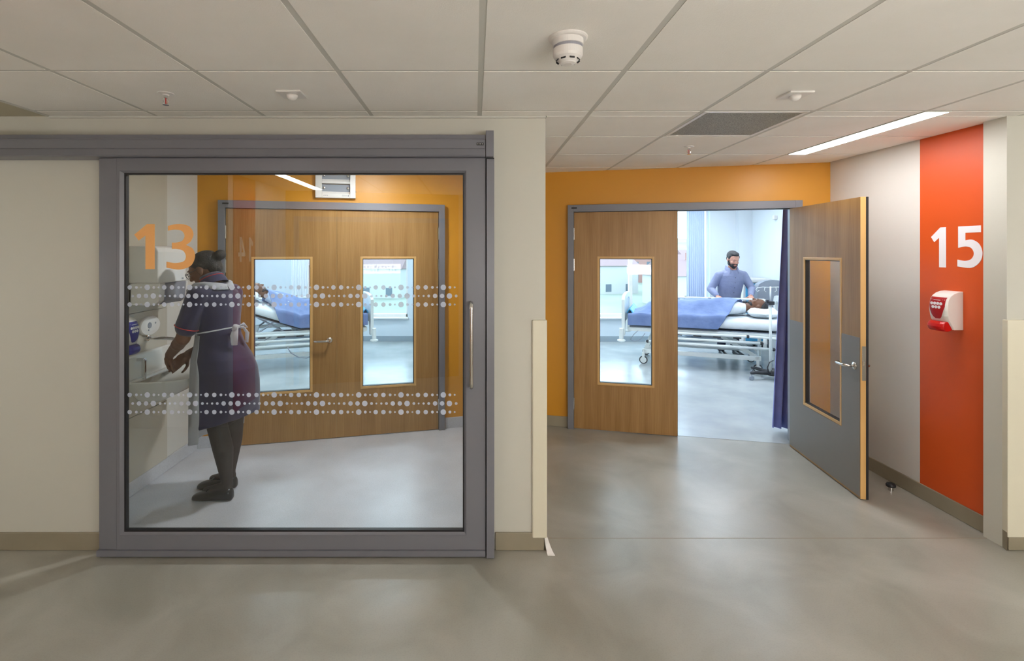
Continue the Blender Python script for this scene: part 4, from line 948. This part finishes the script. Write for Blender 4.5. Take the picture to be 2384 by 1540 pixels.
def house(x, y, w, d, h, rz, m, label, roof=None):
    z = gz(x, y)-.6; r = empty('house', (x, y, z), rz); tag(r, label, 'house', 'houses on the hillside')
    T = Matrix.Translation((x, y, z)) @ Matrix.Rotation(rz, 4, 'Z')
    box('walls', -w/2, w/2, -d/2, d/2, 0, h, M[m], r, T=T)
    bm = bmesh.new(); o = .3; hr = roof or min(w, d)*.32
    if w >= d: q = [(-w/2-o, -d/2-o, h), (w/2+o, -d/2-o, h), (w/2+o, d/2+o, h), (-w/2-o, d/2+o, h), (-w/2, 0, h+hr), (w/2, 0, h+hr)]; fs = ((0, 1, 5, 4), (2, 3, 4, 5), (0, 4, 3), (1, 2, 5), (0, 3, 2, 1))
    else: q = [(-w/2-o, -d/2-o, h), (w/2+o, -d/2-o, h), (w/2+o, d/2+o, h), (-w/2-o, d/2+o, h), (0, -d/2, h+hr), (0, d/2, h+hr)]; fs = ((0, 1, 4), (2, 3, 5), (1, 2, 5, 4), (3, 0, 4, 5), (0, 3, 2, 1))
    v = [bm.verts.new(T @ V(*p)) for p in q]
    for f in fs: bm.faces.new([v[i] for i in f])
    finish('roof', bm, M['slate'], r)
    bm = bmesh.new(); bx(bm, w*.25, w*.25+.9, -.45, .45, h, h+hr+1.0, 0, T); finish('chimney', bm, M['brick'], r)
    bm = bmesh.new(); nwn = max(2, int(w/3))
    for k in range(nwn):
        for fl in range(max(1, int(h/3))):
            xx = -w/2+(k+.5)*w/nwn; bx(bm, xx-.55, xx+.55, -d/2-.05, -d/2, .9+fl*2.8, 2.2+fl*2.8, 0, T)
    finish('window_panes', bm, M['wpane'], r)
hs = [(-26, 92, 9, 8, 5.6, .2, 'brick', 'red brick house low on the hillside in the left window view'), (-15.5, 88, 8, 8, 5.4, -.2, 'render', 'white rendered house low in the left window view'),
      (-20, 112, 10, 8, 5.6, .1, 'brick', 'long brick house halfway up the hill in the left view'), (-30, 118, 9, 8, 5.6, -.3, 'render', 'white house halfway up the hill at the left edge of the view'),
      (-14.5, 130, 10, 9, 5.6, .3, 'render', 'pale house behind the brick ones in the left view'), (-25, 140, 9, 8, 5.6, 0, 'brick', 'brick house near the trees in the left view'),
      (-34, 150, 10, 9, 5.6, .2, 'brick', 'highest brick house under the trees in the left view'), (-18, 160, 12, 8, 5.6, .1, 'brick', 'wide brick house just below the tree line in the left view'),
      (33, 118, 15, 10, 8.5, .05, 'brick', 'large brick block with flat front on the right view hillside'), (38, 84, 9, 9, 5.0, -.25, 'brick', 'gabled brick house in front of the large block'),
      (24, 92, 8, 8, 5.4, .3, 'render', 'white house at the left of the right window view'), (29.5, 74, 7, 7, 5.0, .1, 'render', 'small white house nearest in the right window view'),
      (41, 132, 10, 9, 5.6, .2, 'render', 'pale house to the right of the large brick block'), (27, 145, 12, 9, 5.6, -.1, 'brick', 'brick house above the large block near the trees'),
      (48, 108, 10, 9, 5.6, .2, 'brick', 'brick house behind the pale curtain side of the right view'), (-9, 100, 9, 8, 5.6, .1, 'brick', 'brick house at the right edge of the left window view')]
for a in hs: house(*a)
def tree(x, y, h, rw, label, grp='trees outside the ward windows'):
    z = gz(x, y)-.3; r = empty('tree', (x, y, z)); tag(r, label, 'tree', grp)
    bm = bmesh.new(); tube(bm, [(x, y, z), (x+.1, y, z+h*.5)], [h*.04, h*.025], 8); finish('trunk', bm, M['bead'], r)
    bm = bmesh.new(); rnd = random.Random(int(x*7+y))
    for k in range(9):
        a = rnd.uniform(0, 6.28); q = rnd.uniform(0, .55)*rw; rr = rw*rnd.uniform(.4, .62)
        bmesh.ops.create_icosphere(bm, subdivisions=3 if y > 60 else 5, radius=rr, matrix=Matrix.Translation((x+q*math.cos(a), y+q*math.sin(a), z+h*rnd.uniform(.42, .82))))
    for v in bm.verts:
        if y < 60: v.co += V(noise.noise(v.co*6), noise.noise(v.co*6+V(5, 0, 0)), noise.noise(v.co*6+V(0, 5, 0)))*.35
        v.co += V(noise.noise(v.co*1.3), noise.noise(v.co*1.3+V(9, 0, 0)), noise.noise(v.co*1.3+V(0, 9, 0)))*.5*rw*.4
    finish('crown', bm, M['leaf'], r, smooth=False)
k = 0
for x, y, h, w in ((-52, 182, 12, 4.6), (-43, 190, 13, 4.6), (-34, 184, 12, 4.4), (-25, 190, 13, 4.5), (-16, 184, 12, 4.3), (-38, 204, 15, 4.8), (-29, 206, 15, 4.8), (-20, 204, 15, 4.8), (30, 190, 12, 4.4), (39, 196, 13, 4.6), (48, 190, 12, 4.4), (57, 196, 13, 4.6), (66, 190, 13, 4.6), (44, 208, 15, 4.8), (53, 210, 15, 4.8)):
    tree(x, y, h, w, 'green tree on the skyline seen through the left hand door windows' if x < 0 else 'green tree on the skyline seen through the right hand door window', 'skyline trees in the left view' if x < 0 else 'skyline trees in the right view')
tree(18.6, 42, 6.6, 2.4, 'leafy tree close outside the right hand ward window')
# ============================================================ PEOPLE
def frame_of(O, F):
    F = Vector(F).normalized(); L = V(-F.y, F.x, 0)
    return lambda f, l, z: Vector(O) + F*f + L*l + V(0, 0, z)
def rotm(fwd, up):
    f = Vector(fwd).normalized(); u = (Vector(up) - f*Vector(up).dot(f)).normalized(); l = u.cross(f)
    return Matrix((f, l, u)).transposed()
def head_shapes(bm, c, R, s=1.0, beard=False):
    P = lambda x, y, z: Vector(c) + R @ (V(x, y, z)*s)
    E = lambda p, r, u=18, v=12: ell(bm, P(*p), tuple(q*s for q in r), R, u, v)
    E((-.012, 0, .030), (.098, .076, .084), 28, 18); E((.026, 0, -.018), (.062, .060, .082), 24, 16); E((.034, 0, -.062), (.046, .050, .038))
    E((.062, 0, -.088), (.022, .024, .020)); E((.080, 0, .034), (.014, .048, .010)); E((.086, 0, -.055), (.012, .024, .007)); E((.085, 0, -.066), (.012, .021, .007))
    limb(bm, [P(.080, 0, .026), P(.094, 0, .002), P(.104, 0, -.020)], [.008*s, .010*s, .013*s], 10)
    for q in (-1, 1):
        E((.095, q*.011, -.024), (.010, .008, .007), 10, 8); E((-.006, q*.077, -.004), (.020, .008, .032), 12, 10); E((.060, q*.040, -.020), (.024, .020, .024)); E((.074, q*.030, .013), (.012, .017, .010), 12, 8)
def eyes(parent, c, R, s=1.0):
    P = lambda x, y, z: Vector(c) + R @ (V(x, y, z)*s)
    bm = bmesh.new()
    for q in (-1, 1): ell(bm, P(.0805, q*.030, .011), (.0055*s, .010*s, .0026*s), R, 12, 8)
    e = finish('eyes', bm, M['plastic'], parent, smooth=True)
    bm = bmesh.new()
    for q in (-1, 1): ell(bm, P(.0855, q*.030, .0095), (.0035*s, .0065*s, .0026*s), R, 10, 8)
    finish('irises', bm, M['dark'], e, smooth=True)
    bm = bmesh.new()
    for q in (-1, 1): tube(bm, [P(.088, q*.014, .030), P(.090, q*.030, .036), P(.080, q*.048, .030)], [.0022*s, .0032*s, .0018*s], 8)
    finish('eyebrows', bm, M['hair'], parent, smooth=True)
def hand(bm, w, d, n, side, curl=(25, 35, 25), s=1.0, thumb=30):
    w = Vector(w); d = Vector(d).normalized(); n = Vector(n); n = (n-d*n.dot(d)).normalized(); t = d.cross(n)*side
    R = Matrix((d, t, n)).transposed()
    ell(bm, w+d*.048*s, (.056*s, .041*s, .015*s), R, 16, 10); ell(bm, w+d*.030*s+t*.022*s+n*.006*s, (.034*s, .019*s, .017*s), R, 12, 8)
    for off, ln, k in ((.031, .072, 0), (.0105, .080, 1), (-.0105, .074, 2), (-.030, .058, 3)):
        p = w + d*(.088-.004*abs(k-1))*s + t*off*s; a = 0; pts = [p]; rr = [.0095*s]
        for seg, cu in zip((.45, .31, .24), curl):
            a += math.radians(cu+3*k); p = p + (d*math.cos(a)+n*math.sin(a)+t*off*1.2)*ln*seg*s; pts.append(p); rr.append((.0092-.0006*len(pts))*s)
        limb(bm, pts, rr, 8)
    a = math.radians(thumb); p0 = w+d*.025*s+t*.030*s; p1 = p0+(d*.6+t*.75+n*.25).normalized()*.040*s; p2 = p1+(d*.85+t*.35+n*.4).normalized()*.032*s; p3 = p2+(d*.9+t*.1+n*.5).normalized()*.024*s
    limb(bm, [p0, p1, p2, p3], [.014*s, .0115*s, .010*s, .008*s], 8)
def oring(bm, c, ax, r, tr, n=28, sq=1.0, upv=None):
    ax = Vector(ax).normalized(); a = (upv - ax*upv.dot(ax)).normalized() if upv is not None else ax.orthogonal().normalized(); b = ax.cross(a); c = Vector(c)
    pts = [c+a*math.cos(2*math.pi*k/n)*r+b*math.sin(2*math.pi*k/n)*r*sq for k in range(n+1)]
    tube(bm, pts, tr, 8, cap=False)
# ------------------------------------------------------------ nurse
NO = (-1.715, 3.47, 0); nF = V(-.966, .259, 0); P = frame_of(NO, nF); nL = V(-nF.y, nF.x, 0); FS = lambda s: .068 if s < 0 else -.028
r = empty('person', NO); tag(r, 'person in navy dress and white apron bending to wash hands at the basin', 'person')
hc = P(.185, 0, 1.530); hf = V(-.88, -.04, -.44); HR = rotm(hf, V(-.44, 0, .90)); hs_ = 1.04
bm = bmesh.new()
head_shapes(bm, hc, HR, hs_)
limb(bm, [P(.09, 0, 1.36), P(.125, 0, 1.44), P(.160, 0, 1.50)], [.070, .056, .055])
dress = [(.50, .010, .205, .222, -.065), (.56, .008, .205, .220, -.055), (.66, .004, .208, .218, -.035), (.76, .002, .205, .214, -.02), (.86, .008, .198, .206, -.01), (.94, .025, .182, .190, 0), (1.02, .045, .158, .150, 0), (1.10, .058, .146, .126, 0), (1.17, .066, .150, .128, 0), (1.25, .075, .166, .138, 0), (1.33, .085, .178, .138, 0), (1.385, .095, .166, .118, 0), (1.425, .108, .115, .090, 0), (1.45, .116, .080, .072, 0)]
loft(bm, [(P(cf, 0, z), nL*hw*.80, nF*hd*.78) for z, cf, hw, hd, t in dress if z > .8], 24)
arms = {1: [P(.085, .165, 1.365), P(.165, .205, 1.09), P(.375, .105, .952)], -1: [P(.095, -.165, 1.36), P(.17, -.21, 1.05), P(.375, -.055, .925)]}
for s in (1, -1):
    a = arms[s]; limb(bm, a, [.054, .046, .031]); mid = a[1].lerp(a[2], .35); ell(bm, mid, (.044, .044, .044))
    dd = (a[2]-a[1]).normalized(); hand(bm, a[2]+dd*.008, (dd + V(0, 0, -.35)).normalized(), V(0, 0, -1)*.4 - nL*s, s, (18, 22, 18), 1.0)
for s in (1, -1):
    k = 0.012*s; limb(bm, [P(.0, .085*s, .86), P(.01, .085*s, .50), P(-.02+FS(s), .080*s, .30), P(-.035+FS(s), .072*s, .10)], [.080, .040, .036, .022]); limb(bm, [P(-.035+FS(s), .072*s, .085), P(.04+FS(s), .076*s, .050), P(.10+FS(s), .080*s, .034)], [.022, .020, .016])
nb = remeshed('body', bm, M['skin_dark'], r, .0048, 5)
eyes(nb, hc, HR, hs_)
# hair and bun
q = lambda x, y, z: hc + HR @ (V(x, y, z)*hs_)
bm = bmesh.new(); ell(bm, q(-.026, 0, .044), (.101*hs_, .083*hs_, .084*hs_), HR, 28, 18); ell(bm, q(-.070, 0, .0), (.052, .066, .070), HR); ell(bm, q(.02, 0, .085), (.06, .062, .034), HR)
ell(bm, q(-.138, 0, .050), (.040, .046, .036), HR); ell(bm, q(-.11, 0, .052), (.03, .03, .026), HR)
remeshed('hair', bm, M['hair'], r, .006, 3)
# spectacles
bm = bmesh.new()
for s in (-1, 1):
    c_ = q(.104, s*.031, .008); ax = HR @ V(1, s*.15, 0)
    oring(bm, c_, ax, .024, .0022, 24, .85, HR @ V(0, 1, 0)); tube(bm, [q(.100, s*.055, .012), q(.05, s*.079, .014), q(-.005, s*.082, .012), q(-.02, s*.081, -.008)], .0022, 8)
tube(bm, [q(.108, -.009, .010), q(.110, 0, .013), q(.108, .009, .010)], .002, 8); gl = finish('spectacles', bm, M['dark'], r, smooth=True)
# dress
bm = bmesh.new(); rings = []
for (z, cf, hw, hd, t) in dress:
    ring = []
    for k in range(72):
        a = 2*math.pi*k/72; fo = max(0, (.95-z)/.45); m_ = 1+.022*fo*math.sin(9*a+1.3*math.sin(2*a)) + .008*noise.noise(V(math.cos(a)*2, math.sin(a)*2, z*5))
        c_, s_ = math.cos(a), math.sin(a); ring.append(bm.verts.new(P(cf+hd*s_*m_, hw*c_*m_, z+t*s_)))
    rings.append(ring)
ring_faces(bm, rings)
for s in (1, -1):
    a = arms[s]; cu = a[0].lerp(a[1], .72); limb(bm, [P(.09, .10*s, 1.375), a[0], a[0].lerp(a[1], .5), cu], [.07, .072, .070, .072])
nd = remeshed('dress', bm, M['navy'], r, .0055, 4)
bm = bmesh.new()
for s in (1, -1):
    a = arms[s]; d = (a[1]-a[0]).normalized(); oring(bm, a[0].lerp(a[1], .74), d, .0735, .0028, 32)
cn = P(.124, 0, 1.478); cax = (P(.160, 0, 1.50)-P(.09, 0, 1.36)); oring(bm, cn, cax, .082, .0028, 32, .9, nL)
finish('piping', bm, M['red'], nd, smooth=True)
bm = bmesh.new(); ca = cax.normalized(); e1 = (nL - ca*nL.dot(ca)).normalized(); e2 = ca.cross(e1); rg = []
for hh, rr in ((-.055, .098), (-.02, .092), (.0, .081), (.022, .076), (.020, .070), (-.03, .078)):
    rg.append([bm.verts.new(cn+ca*hh+e1*math.cos(2*math.pi*k/32)*rr+e2*math.sin(2*math.pi*k/32)*rr*.9) for k in range(32)])
ring_faces(bm, rg, cap=False); finish('collar', bm, M['navy'], nd, smooth=True)
# apron: bib, front skirt, neck band, ties and bow
def shell(bm, zs, phi, off):
    rows = []
    for (z, cf, hw, hd, t) in zs:
        row = []; ph = math.radians(phi(z))
        for k in range(33):
            a = math.pi/2 + ph*(2*k/32-1); w = off+.006*math.sin(k*.9+z*9)
            row.append(bm.verts.new(P(cf+(hd+w)*math.sin(a), (hw+w)*math.cos(a), z+t*math.sin(a))))
        rows.append(row)
    for a, b in zip(rows, rows[1:]):
        for k in range(32): bm.faces.new((a[k], a[k+1], b[k+1], b[k]))
bm = bmesh.new(); low = [(.41, .015, .205, .222, -.06)]
shell(bm, low+[d for d in dress if d[0] <= 1.11], lambda z: 78 if z > .9 else 84, .010); shell(bm, [d for d in dress if 1.09 < d[0] < 1.40], lambda z: 55-(z-1.1)*60, .010)
ap = finish('apron', bm, M['apron'], r, smooth=True); ap.modifiers.new('s', 'SOLIDIFY').thickness = .003
bm = bmesh.new()
for s in (1, -1):
    pt = [P(.245, .09*s, 1.33), P(.225, .115*s, 1.40), P(.150, .135*s, 1.452), P(.075, .12*s, 1.462), P(.015, .07*s, 1.450), P(-.005, 0, 1.442)]
    rows = []
    for i, p_ in enumerate(pt):
        d_ = (pt[min(i+1, 5)]-pt[max(i-1, 0)]).normalized(); w_ = d_.cross((p_-P(.08, 0, 1.25)).normalized()).normalized()*s
        rows.append([bm.verts.new(p_+w_*x_+(p_-P(.08, 0, 1.25)).normalized()*(-.030*abs(x_)/.04+.004*math.sin(i*2+x_*90))) for x_ in (-.036, -.018, 0, .018, .036)])
    for a, b in zip(rows, rows[1:]):
        for k in range(4): bm.faces.new((a[k], a[k+1], b[k+1], b[k]))
nbd = finish('apron_neck_band', bm, M['apron'], ap, smooth=True); nbd.modifiers.new('s', 'SOLIDIFY').thickness = .004
bm = bmesh.new()
for s in (1, -1):
    pts = [P(.05+(.126+.014)*math.sin(a), s*(.146+.014)*math.cos(a), 1.10+.05*(1-math.sin(a))*.5+.0) for a in [math.radians(60-150*k/12) for k in range(13)]]
    tube(bm, pts, .013, 8, flat=.35)
bk = P(-.088, .0, 1.148)
ell(bm, bk, (.016, .016, .014), None, 10, 8)
for s, e in ((1, .115), (-1, .09)):
    base = bk; d_ = nL*s*.8 - nF*.35
    tube(bm, [base, base+d_*.045+V(0, 0, -.005), base+d_*.08+V(0, 0, -.05), base+d_*.075+V(0, 0, -.115)], [.006, .018, .026, .020], 8, flat=.3)
    tube(bm, [base, base+d_*.05+V(0, 0, .02), base+d_*.075+V(0, 0, -.01), base+d_*.03+V(0, 0, -.012), base], [.006, .014, .018, .012, .006], 8, flat=.3)
finish('apron_ties', bm, M['apron'], ap, smooth=True)
# tights and shoes
bm = bmesh.new()
for s in (1, -1): limb(bm, [P(.0, .085*s, .86), P(.01, .085*s, .52), P(-.025+FS(s)*.7, .082*s, .33), P(-.035+FS(s), .070*s, .12), P(-.035+FS(s), .070*s, .085)], [.09, .066, .064, .036, .036]); limb(bm, [P(-.035+FS(s), .075*s, .08), P(.04+FS(s), .078*s, .058), P(.12+FS(s), .082*s, .038)], [.037, .034, .026])
remeshed('tights', bm, M['tights'], r, .006, 4)
for s in (1, -1):
    bm = bmesh.new()
    A_ = P(-.062+FS(s), .075*s, 0); B_ = A_+V(-.238, .004*s, 0)
    d_ = (B_-A_).normalized(); l_ = V(-d_.y, d_.x, 0); ln_ = (B_-A_).length
    rr = []
    for t, w_, h_ in ((-.10, .020, .050), (-.04, .036, .078), (.06, .042, .080), (.25, .040, .066), (.45, .042, .056), (.65, .048, .052), (.85, .046, .044), (1.0, .034, .034), (1.06, .016, .018)):
        c_ = A_+d_*ln_*t; rr.append([bm.verts.new(c_+l_*w_*x_+V(0, 0, z_*h_)) for x_, z_ in ((-.85, .0), (-1, .25), (-.98, .65), (-.75, .95), (0, 1.06), (.75, .95), (.98, .65), (1, .25), (.85, .0))])
    ring_faces(bm, rr); sh = finish('shoe', bm, M['shoe'], r, smooth=True, sub=1)
    bm = bmesh.new(); c_ = A_+d_*ln_*.62+V(0, 0, .058)
    for q_ in (-1, 1): tube(bm, [c_, c_+l_*q_*.012+V(0, 0, .006), c_+l_*q_*.022+V(0, 0, -.002)], [.003, .005, .003], 8)
    finish('shoe_bow', bm, M['shoe'], sh, smooth=True)
# ------------------------------------------------------------ standing man
MO = (4.10, 8.13, 0); mF = V(0, -1, 0); P = frame_of(MO, mF); mL = V(1, 0, 0)
r = empty('person', MO); tag(r, 'bearded person in blue-grey shirt standing behind the bed with hands on the rail', 'person')
hc = P(.16, -.01, 1.535); HR = rotm((.04, -.9, -.36), (.05, -.36, .9)); hs_ = 1.06
q = lambda x, y, z: hc + HR @ (V(x, y, z)*hs_)
bm = bmesh.new(); head_shapes(bm, hc, HR, hs_)
limb(bm, [P(.09, 0, 1.30), P(.115, 0, 1.40), P(.14, 0, 1.47)], [.075, .062, .060])
tor = [(.80, .0, .165, .115), (.90, .01, .170, .12), (1.0, .03, .178, .125), (1.1, .05, .190, .13), (1.2, .07, .200, .13), (1.28, .085, .200, .115), (1.33, .095, .160, .09), (1.37, .105, .09, .07)]
loft(bm, [(P(cf, 0, z), mL*hw*.85, mF*hd*.85) for z, cf, hw, hd in tor])
arms = {-1: [P(.085, -.195, 1.285), P(.03, -.305, 1.06), P(.20, -.285, .965)], 1: [P(.085, .195, 1.285), P(.14, .300, 1.07), P(.36, .165, .975)]}
for s in (1, -1):
    a = arms[s]; limb(bm, a, [.052, .042, .028])
    hand(bm, a[2], (a[2]-a[1]).normalized()*.5+V(-.15*s, -.45, -.18), V(0, 0, -1), -s, (35, 40, 30))
    limb(bm, [P(0, .09*s, .84), P(.01, .10*s, .46), P(-.02, .11*s, .09)], [.09, .056, .04]); limb(bm, [P(-.03, .11*s, .05), P(.12, .125*s, .035)], [.026, .018])
mb = remeshed('body', bm, M['skin_fair'], r, .0055, 4); eyes(mb, hc, HR, hs_)
bm = bmesh.new(); ell(bm, q(-.028, 0, .048), (.098*hs_, .081*hs_, .082*hs_), HR, 28, 18); ell(bm, q(.0, 0, .098), (.080*hs_, .062*hs_, .028*hs_), HR); ell(bm, q(-.07, 0, .0), (.045, .068, .065), HR)
for s in (-1, 1): ell(bm, q(.005, s*.073, .040), (.028, .010, .036), HR)
remeshed('hair', bm, M['hair'], r, .006, 3)
bm = bmesh.new(); ell(bm, q(.036, 0, -.072), (.053, .058, .040), HR); ell(bm, q(.068, 0, -.094), (.028, .032, .026), HR)
for s in (-1, 1): ell(bm, q(.008, s*.066, -.030), (.017, .009, .046), HR); ell(bm, q(.082, s*.018, -.044), (.012, .018, .006), HR); ell(bm, q(.073, s*.034, -.062), (.018, .012, .020), HR)
for s in (-1, 1): ell(bm, q(.024, s*.060, -.055), (.026, .013, .030), HR)
remeshed('beard', bm, M['hair'], r, .006, 2)
bm = bmesh.new(); ell(bm, q(.099, 0, -.060), (.008, .022, .006), HR); finish('lips', bm, mat('lips', srgb(176, 100, 96), .5), r, smooth=True)
bm = bmesh.new(); rings = []
for (z, cf, hw, hd) in tor:
    rings.append([bm.verts.new(P(cf+(hd+.004)*math.sin(a)*(1+.03*noise.noise(V(math.cos(a)*2, math.sin(a)*2, z*6))), (hw+.004)*math.cos(a)*(1+.02*noise.noise(V(math.cos(a)*3, z*8, 3))), z)) for a in [2*math.pi*k/48 for k in range(48)]])
ring_faces(bm, rings[1:])
for s in (1, -1):
    a = arms[s]; limb(bm, [P(.09, .12*s, 1.315), a[0], a[0].lerp(a[1], .5), a[1], a[1].lerp(a[2], .5), a[1].lerp(a[2], .90)], [.055, .068, .062, .058, .052, .042])
sh = remeshed('shirt', bm, M['shirt'], r, .0065, 4)
bm = bmesh.new()
for s in (1, -1):
    v = [bm.verts.new(P(*p_)) for p_ in ((.172, .008*s, 1.330), (.165, .060*s, 1.395), (.10, .085*s, 1.435), (.02, .055*s, 1.445), (.02, .07*s, 1.385), (.11, .115*s, 1.375), (.190, .070*s, 1.315))]
    bm.faces.new((v[0], v[1], v[6])); bm.faces.new((v[1], v[2], v[5], v[6])); bm.faces.new((v[2], v[3], v[4], v[5]))
cl = finish('collar', bm, M['shirt'], sh); cl.modifiers.new('s', 'SOLIDIFY').thickness = .005
bm = bmesh.new()
for z, f in ((1.25, .212), (1.17, .206), (1.09, .186), (1.01, .166)): ell(bm, P(f, .002, z), (.006, .004, .006), None, 10, 8)
finish('buttons', bm, M['dark'], sh)
bm = bmesh.new(); bx(bm, -.008+MO[0], .012+MO[0], MO[1]-.218, MO[1]-.206, 1.13, 1.32); bmesh.ops.delete(bm, geom=bm.verts[:]); bm.free()
bm = bmesh.new(); loft(bm, [(P(0, 0, .72), mL*.165, mF*.115), (P(0, 0, .82), mL*.172, mF*.122), (P(.01, 0, .905), mL*.176, mF*.127)])
for s in (1, -1): limb(bm, [P(0, .09*s, .80), P(.01, .10*s, .46), P(-.02, .11*s, .10)], [.10, .075, .062])
tr_ = remeshed('trousers', bm, M['trouser'], r, .008, 3)
bm = bmesh.new(); loft(bm, [(P(.01, 0, .890), mL*.180, mF*.131), (P(.01, 0, .925), mL*.181, mF*.132)], 36); finish('belt', bm, M['black'], tr_, smooth=False)
for s in (1, -1):
    bm = bmesh.new(); c0 = P(-.06, .108*s, 0); d_ = (P(.2, .128*s, 0)-c0).normalized(); l_ = V(-d_.y, d_.x, 0); rr = []
    for t, w_, h_ in ((-.01, .022, .05), (.03, .038, .085), (.09, .040, .085), (.16, .044, .06), (.23, .046, .045), (.27, .034, .032), (.285, .016, .02)):
        c_ = c0+d_*t; rr.append([bm.verts.new(c_+l_*w_*x_+V(0, 0, z_*h_)) for x_, z_ in ((-.9, 0), (-1, .3), (-.8, .9), (0, 1.05), (.8, .9), (1, .3), (.9, 0))])
    ring_faces(bm, rr); finish('shoe', bm, M['shoe'], r, smooth=True, sub=1)
# ------------------------------------------------------------ lying patients
def patient(T, rb, piv, xh, skin, label, gown):
    """supine figure; local bed coordinates; xh = distance of the head centre from the foot"""
    zb = lambda s_: .745 + max(0, s_-piv)*math.sin(rb); xx = lambda s_: s_ if s_ < piv else piv+(s_-piv)*math.cos(rb)
    B = lambda s_, y, h: T @ V(xx(s_) - (math.sin(rb)*h if s_ > piv else 0), .47+y, zb(s_) + h*(math.cos(rb) if s_ > piv else 1))
    r = empty('person', T @ V(1.0, .47, .74)); tag(r, label, 'person')
    up = (B(xh, 0, 1)-B(xh, 0, 0)).normalized(); hd = (B(xh+.1, 0, 0)-B(xh-.1, 0, 0)).normalized()
    hc = B(xh, 0, .145); f = (up*.93 - hd*.30); R = rotm(f, hd)
    q = lambda x, y, z: hc + R @ V(x, y, z)
    bm = bmesh.new(); head_shapes(bm, hc, R, 1.03)
    limb(bm, [B(xh-.26, 0, .11), B(xh-.15, 0, .115), B(xh-.07, 0, .12)], [.075, .058, .056])
    side = T.to_3x3() @ V(0, 1, 0)
    loft(bm, [(B(s_, 0, .095), side*w_, up*h_) for s_, w_, h_ in ((xh-.82, .15, .085), (xh-.65, .15, .085), (xh-.50, .155, .09), (xh-.38, .17, .09), (xh-.28, .17, .08), (xh-.22, .11, .06))])
    for s in (-1, 1):
        limb(bm, [B(xh-.30, .17*s, .10), B(xh-.56, .22*s, .06), B(xh-.74, .10*s, .115)], [.05, .042, .028])
        hand(bm, B(xh-.74, .10*s, .115), -hd*.6-side*.8*s, -up, s*(1 if T.determinant() > 0 else -1), (10, 12, 10))
        limb(bm, [B(xh-.80, .09*s, .09), B(xh-1.15, .10*s, .09), B(xh-1.36, .10*s, .05)], [.08, .055, .038]); limb(bm, [B(xh-1.36, .10*s, .045), B(xh-1.34, .11*s, .10)], [.034, .024])
    b = remeshed('body', bm, M[skin], r, .007, 4); eyes(b, hc, R, 1.03)
    bm = bmesh.new(); ell(bm, q(-.034, 0, .050), (.092, .080, .080), R, 24, 16); remeshed('hair', bm, M['hair'], r, .006, 2)
    bm = bmesh.new(); ell(bm, q(.036, 0, -.070), (.048, .055, .036), R); ell(bm, q(.066, 0, -.092), (.024, .026, .022), R); remeshed('beard', bm, M['hair'], r, .006, 2)
    bm = bmesh.new(); loft(bm, [(B(s_, 0, .10), side*w_, up*h_) for s_, w_, h_ in ((xh-.80, .17, .098), (xh-.50, .175, .10), (xh-.36, .19, .10), (xh-.26, .185, .092), (xh-.20, .12, .078), (xh-.15, .078, .070))])
    for s in (-1, 1): limb(bm, [B(xh-.28, .15*s, .11), B(xh-.45, .205*s, .08)], [.068, .066])
    remeshed('gown', bm, M[gown], r, .008, 4)
patient(TB15, 0, 1.25, 1.80, 'skin_dark', 'patient lying flat on the bed beside the drip stand, head on pillow', 'sheet')
patient(TB13, math.radians(20), 1.0, 1.66, 'skin_dark', 'patient propped on the raised backrest seen through the left door window', 'blind')
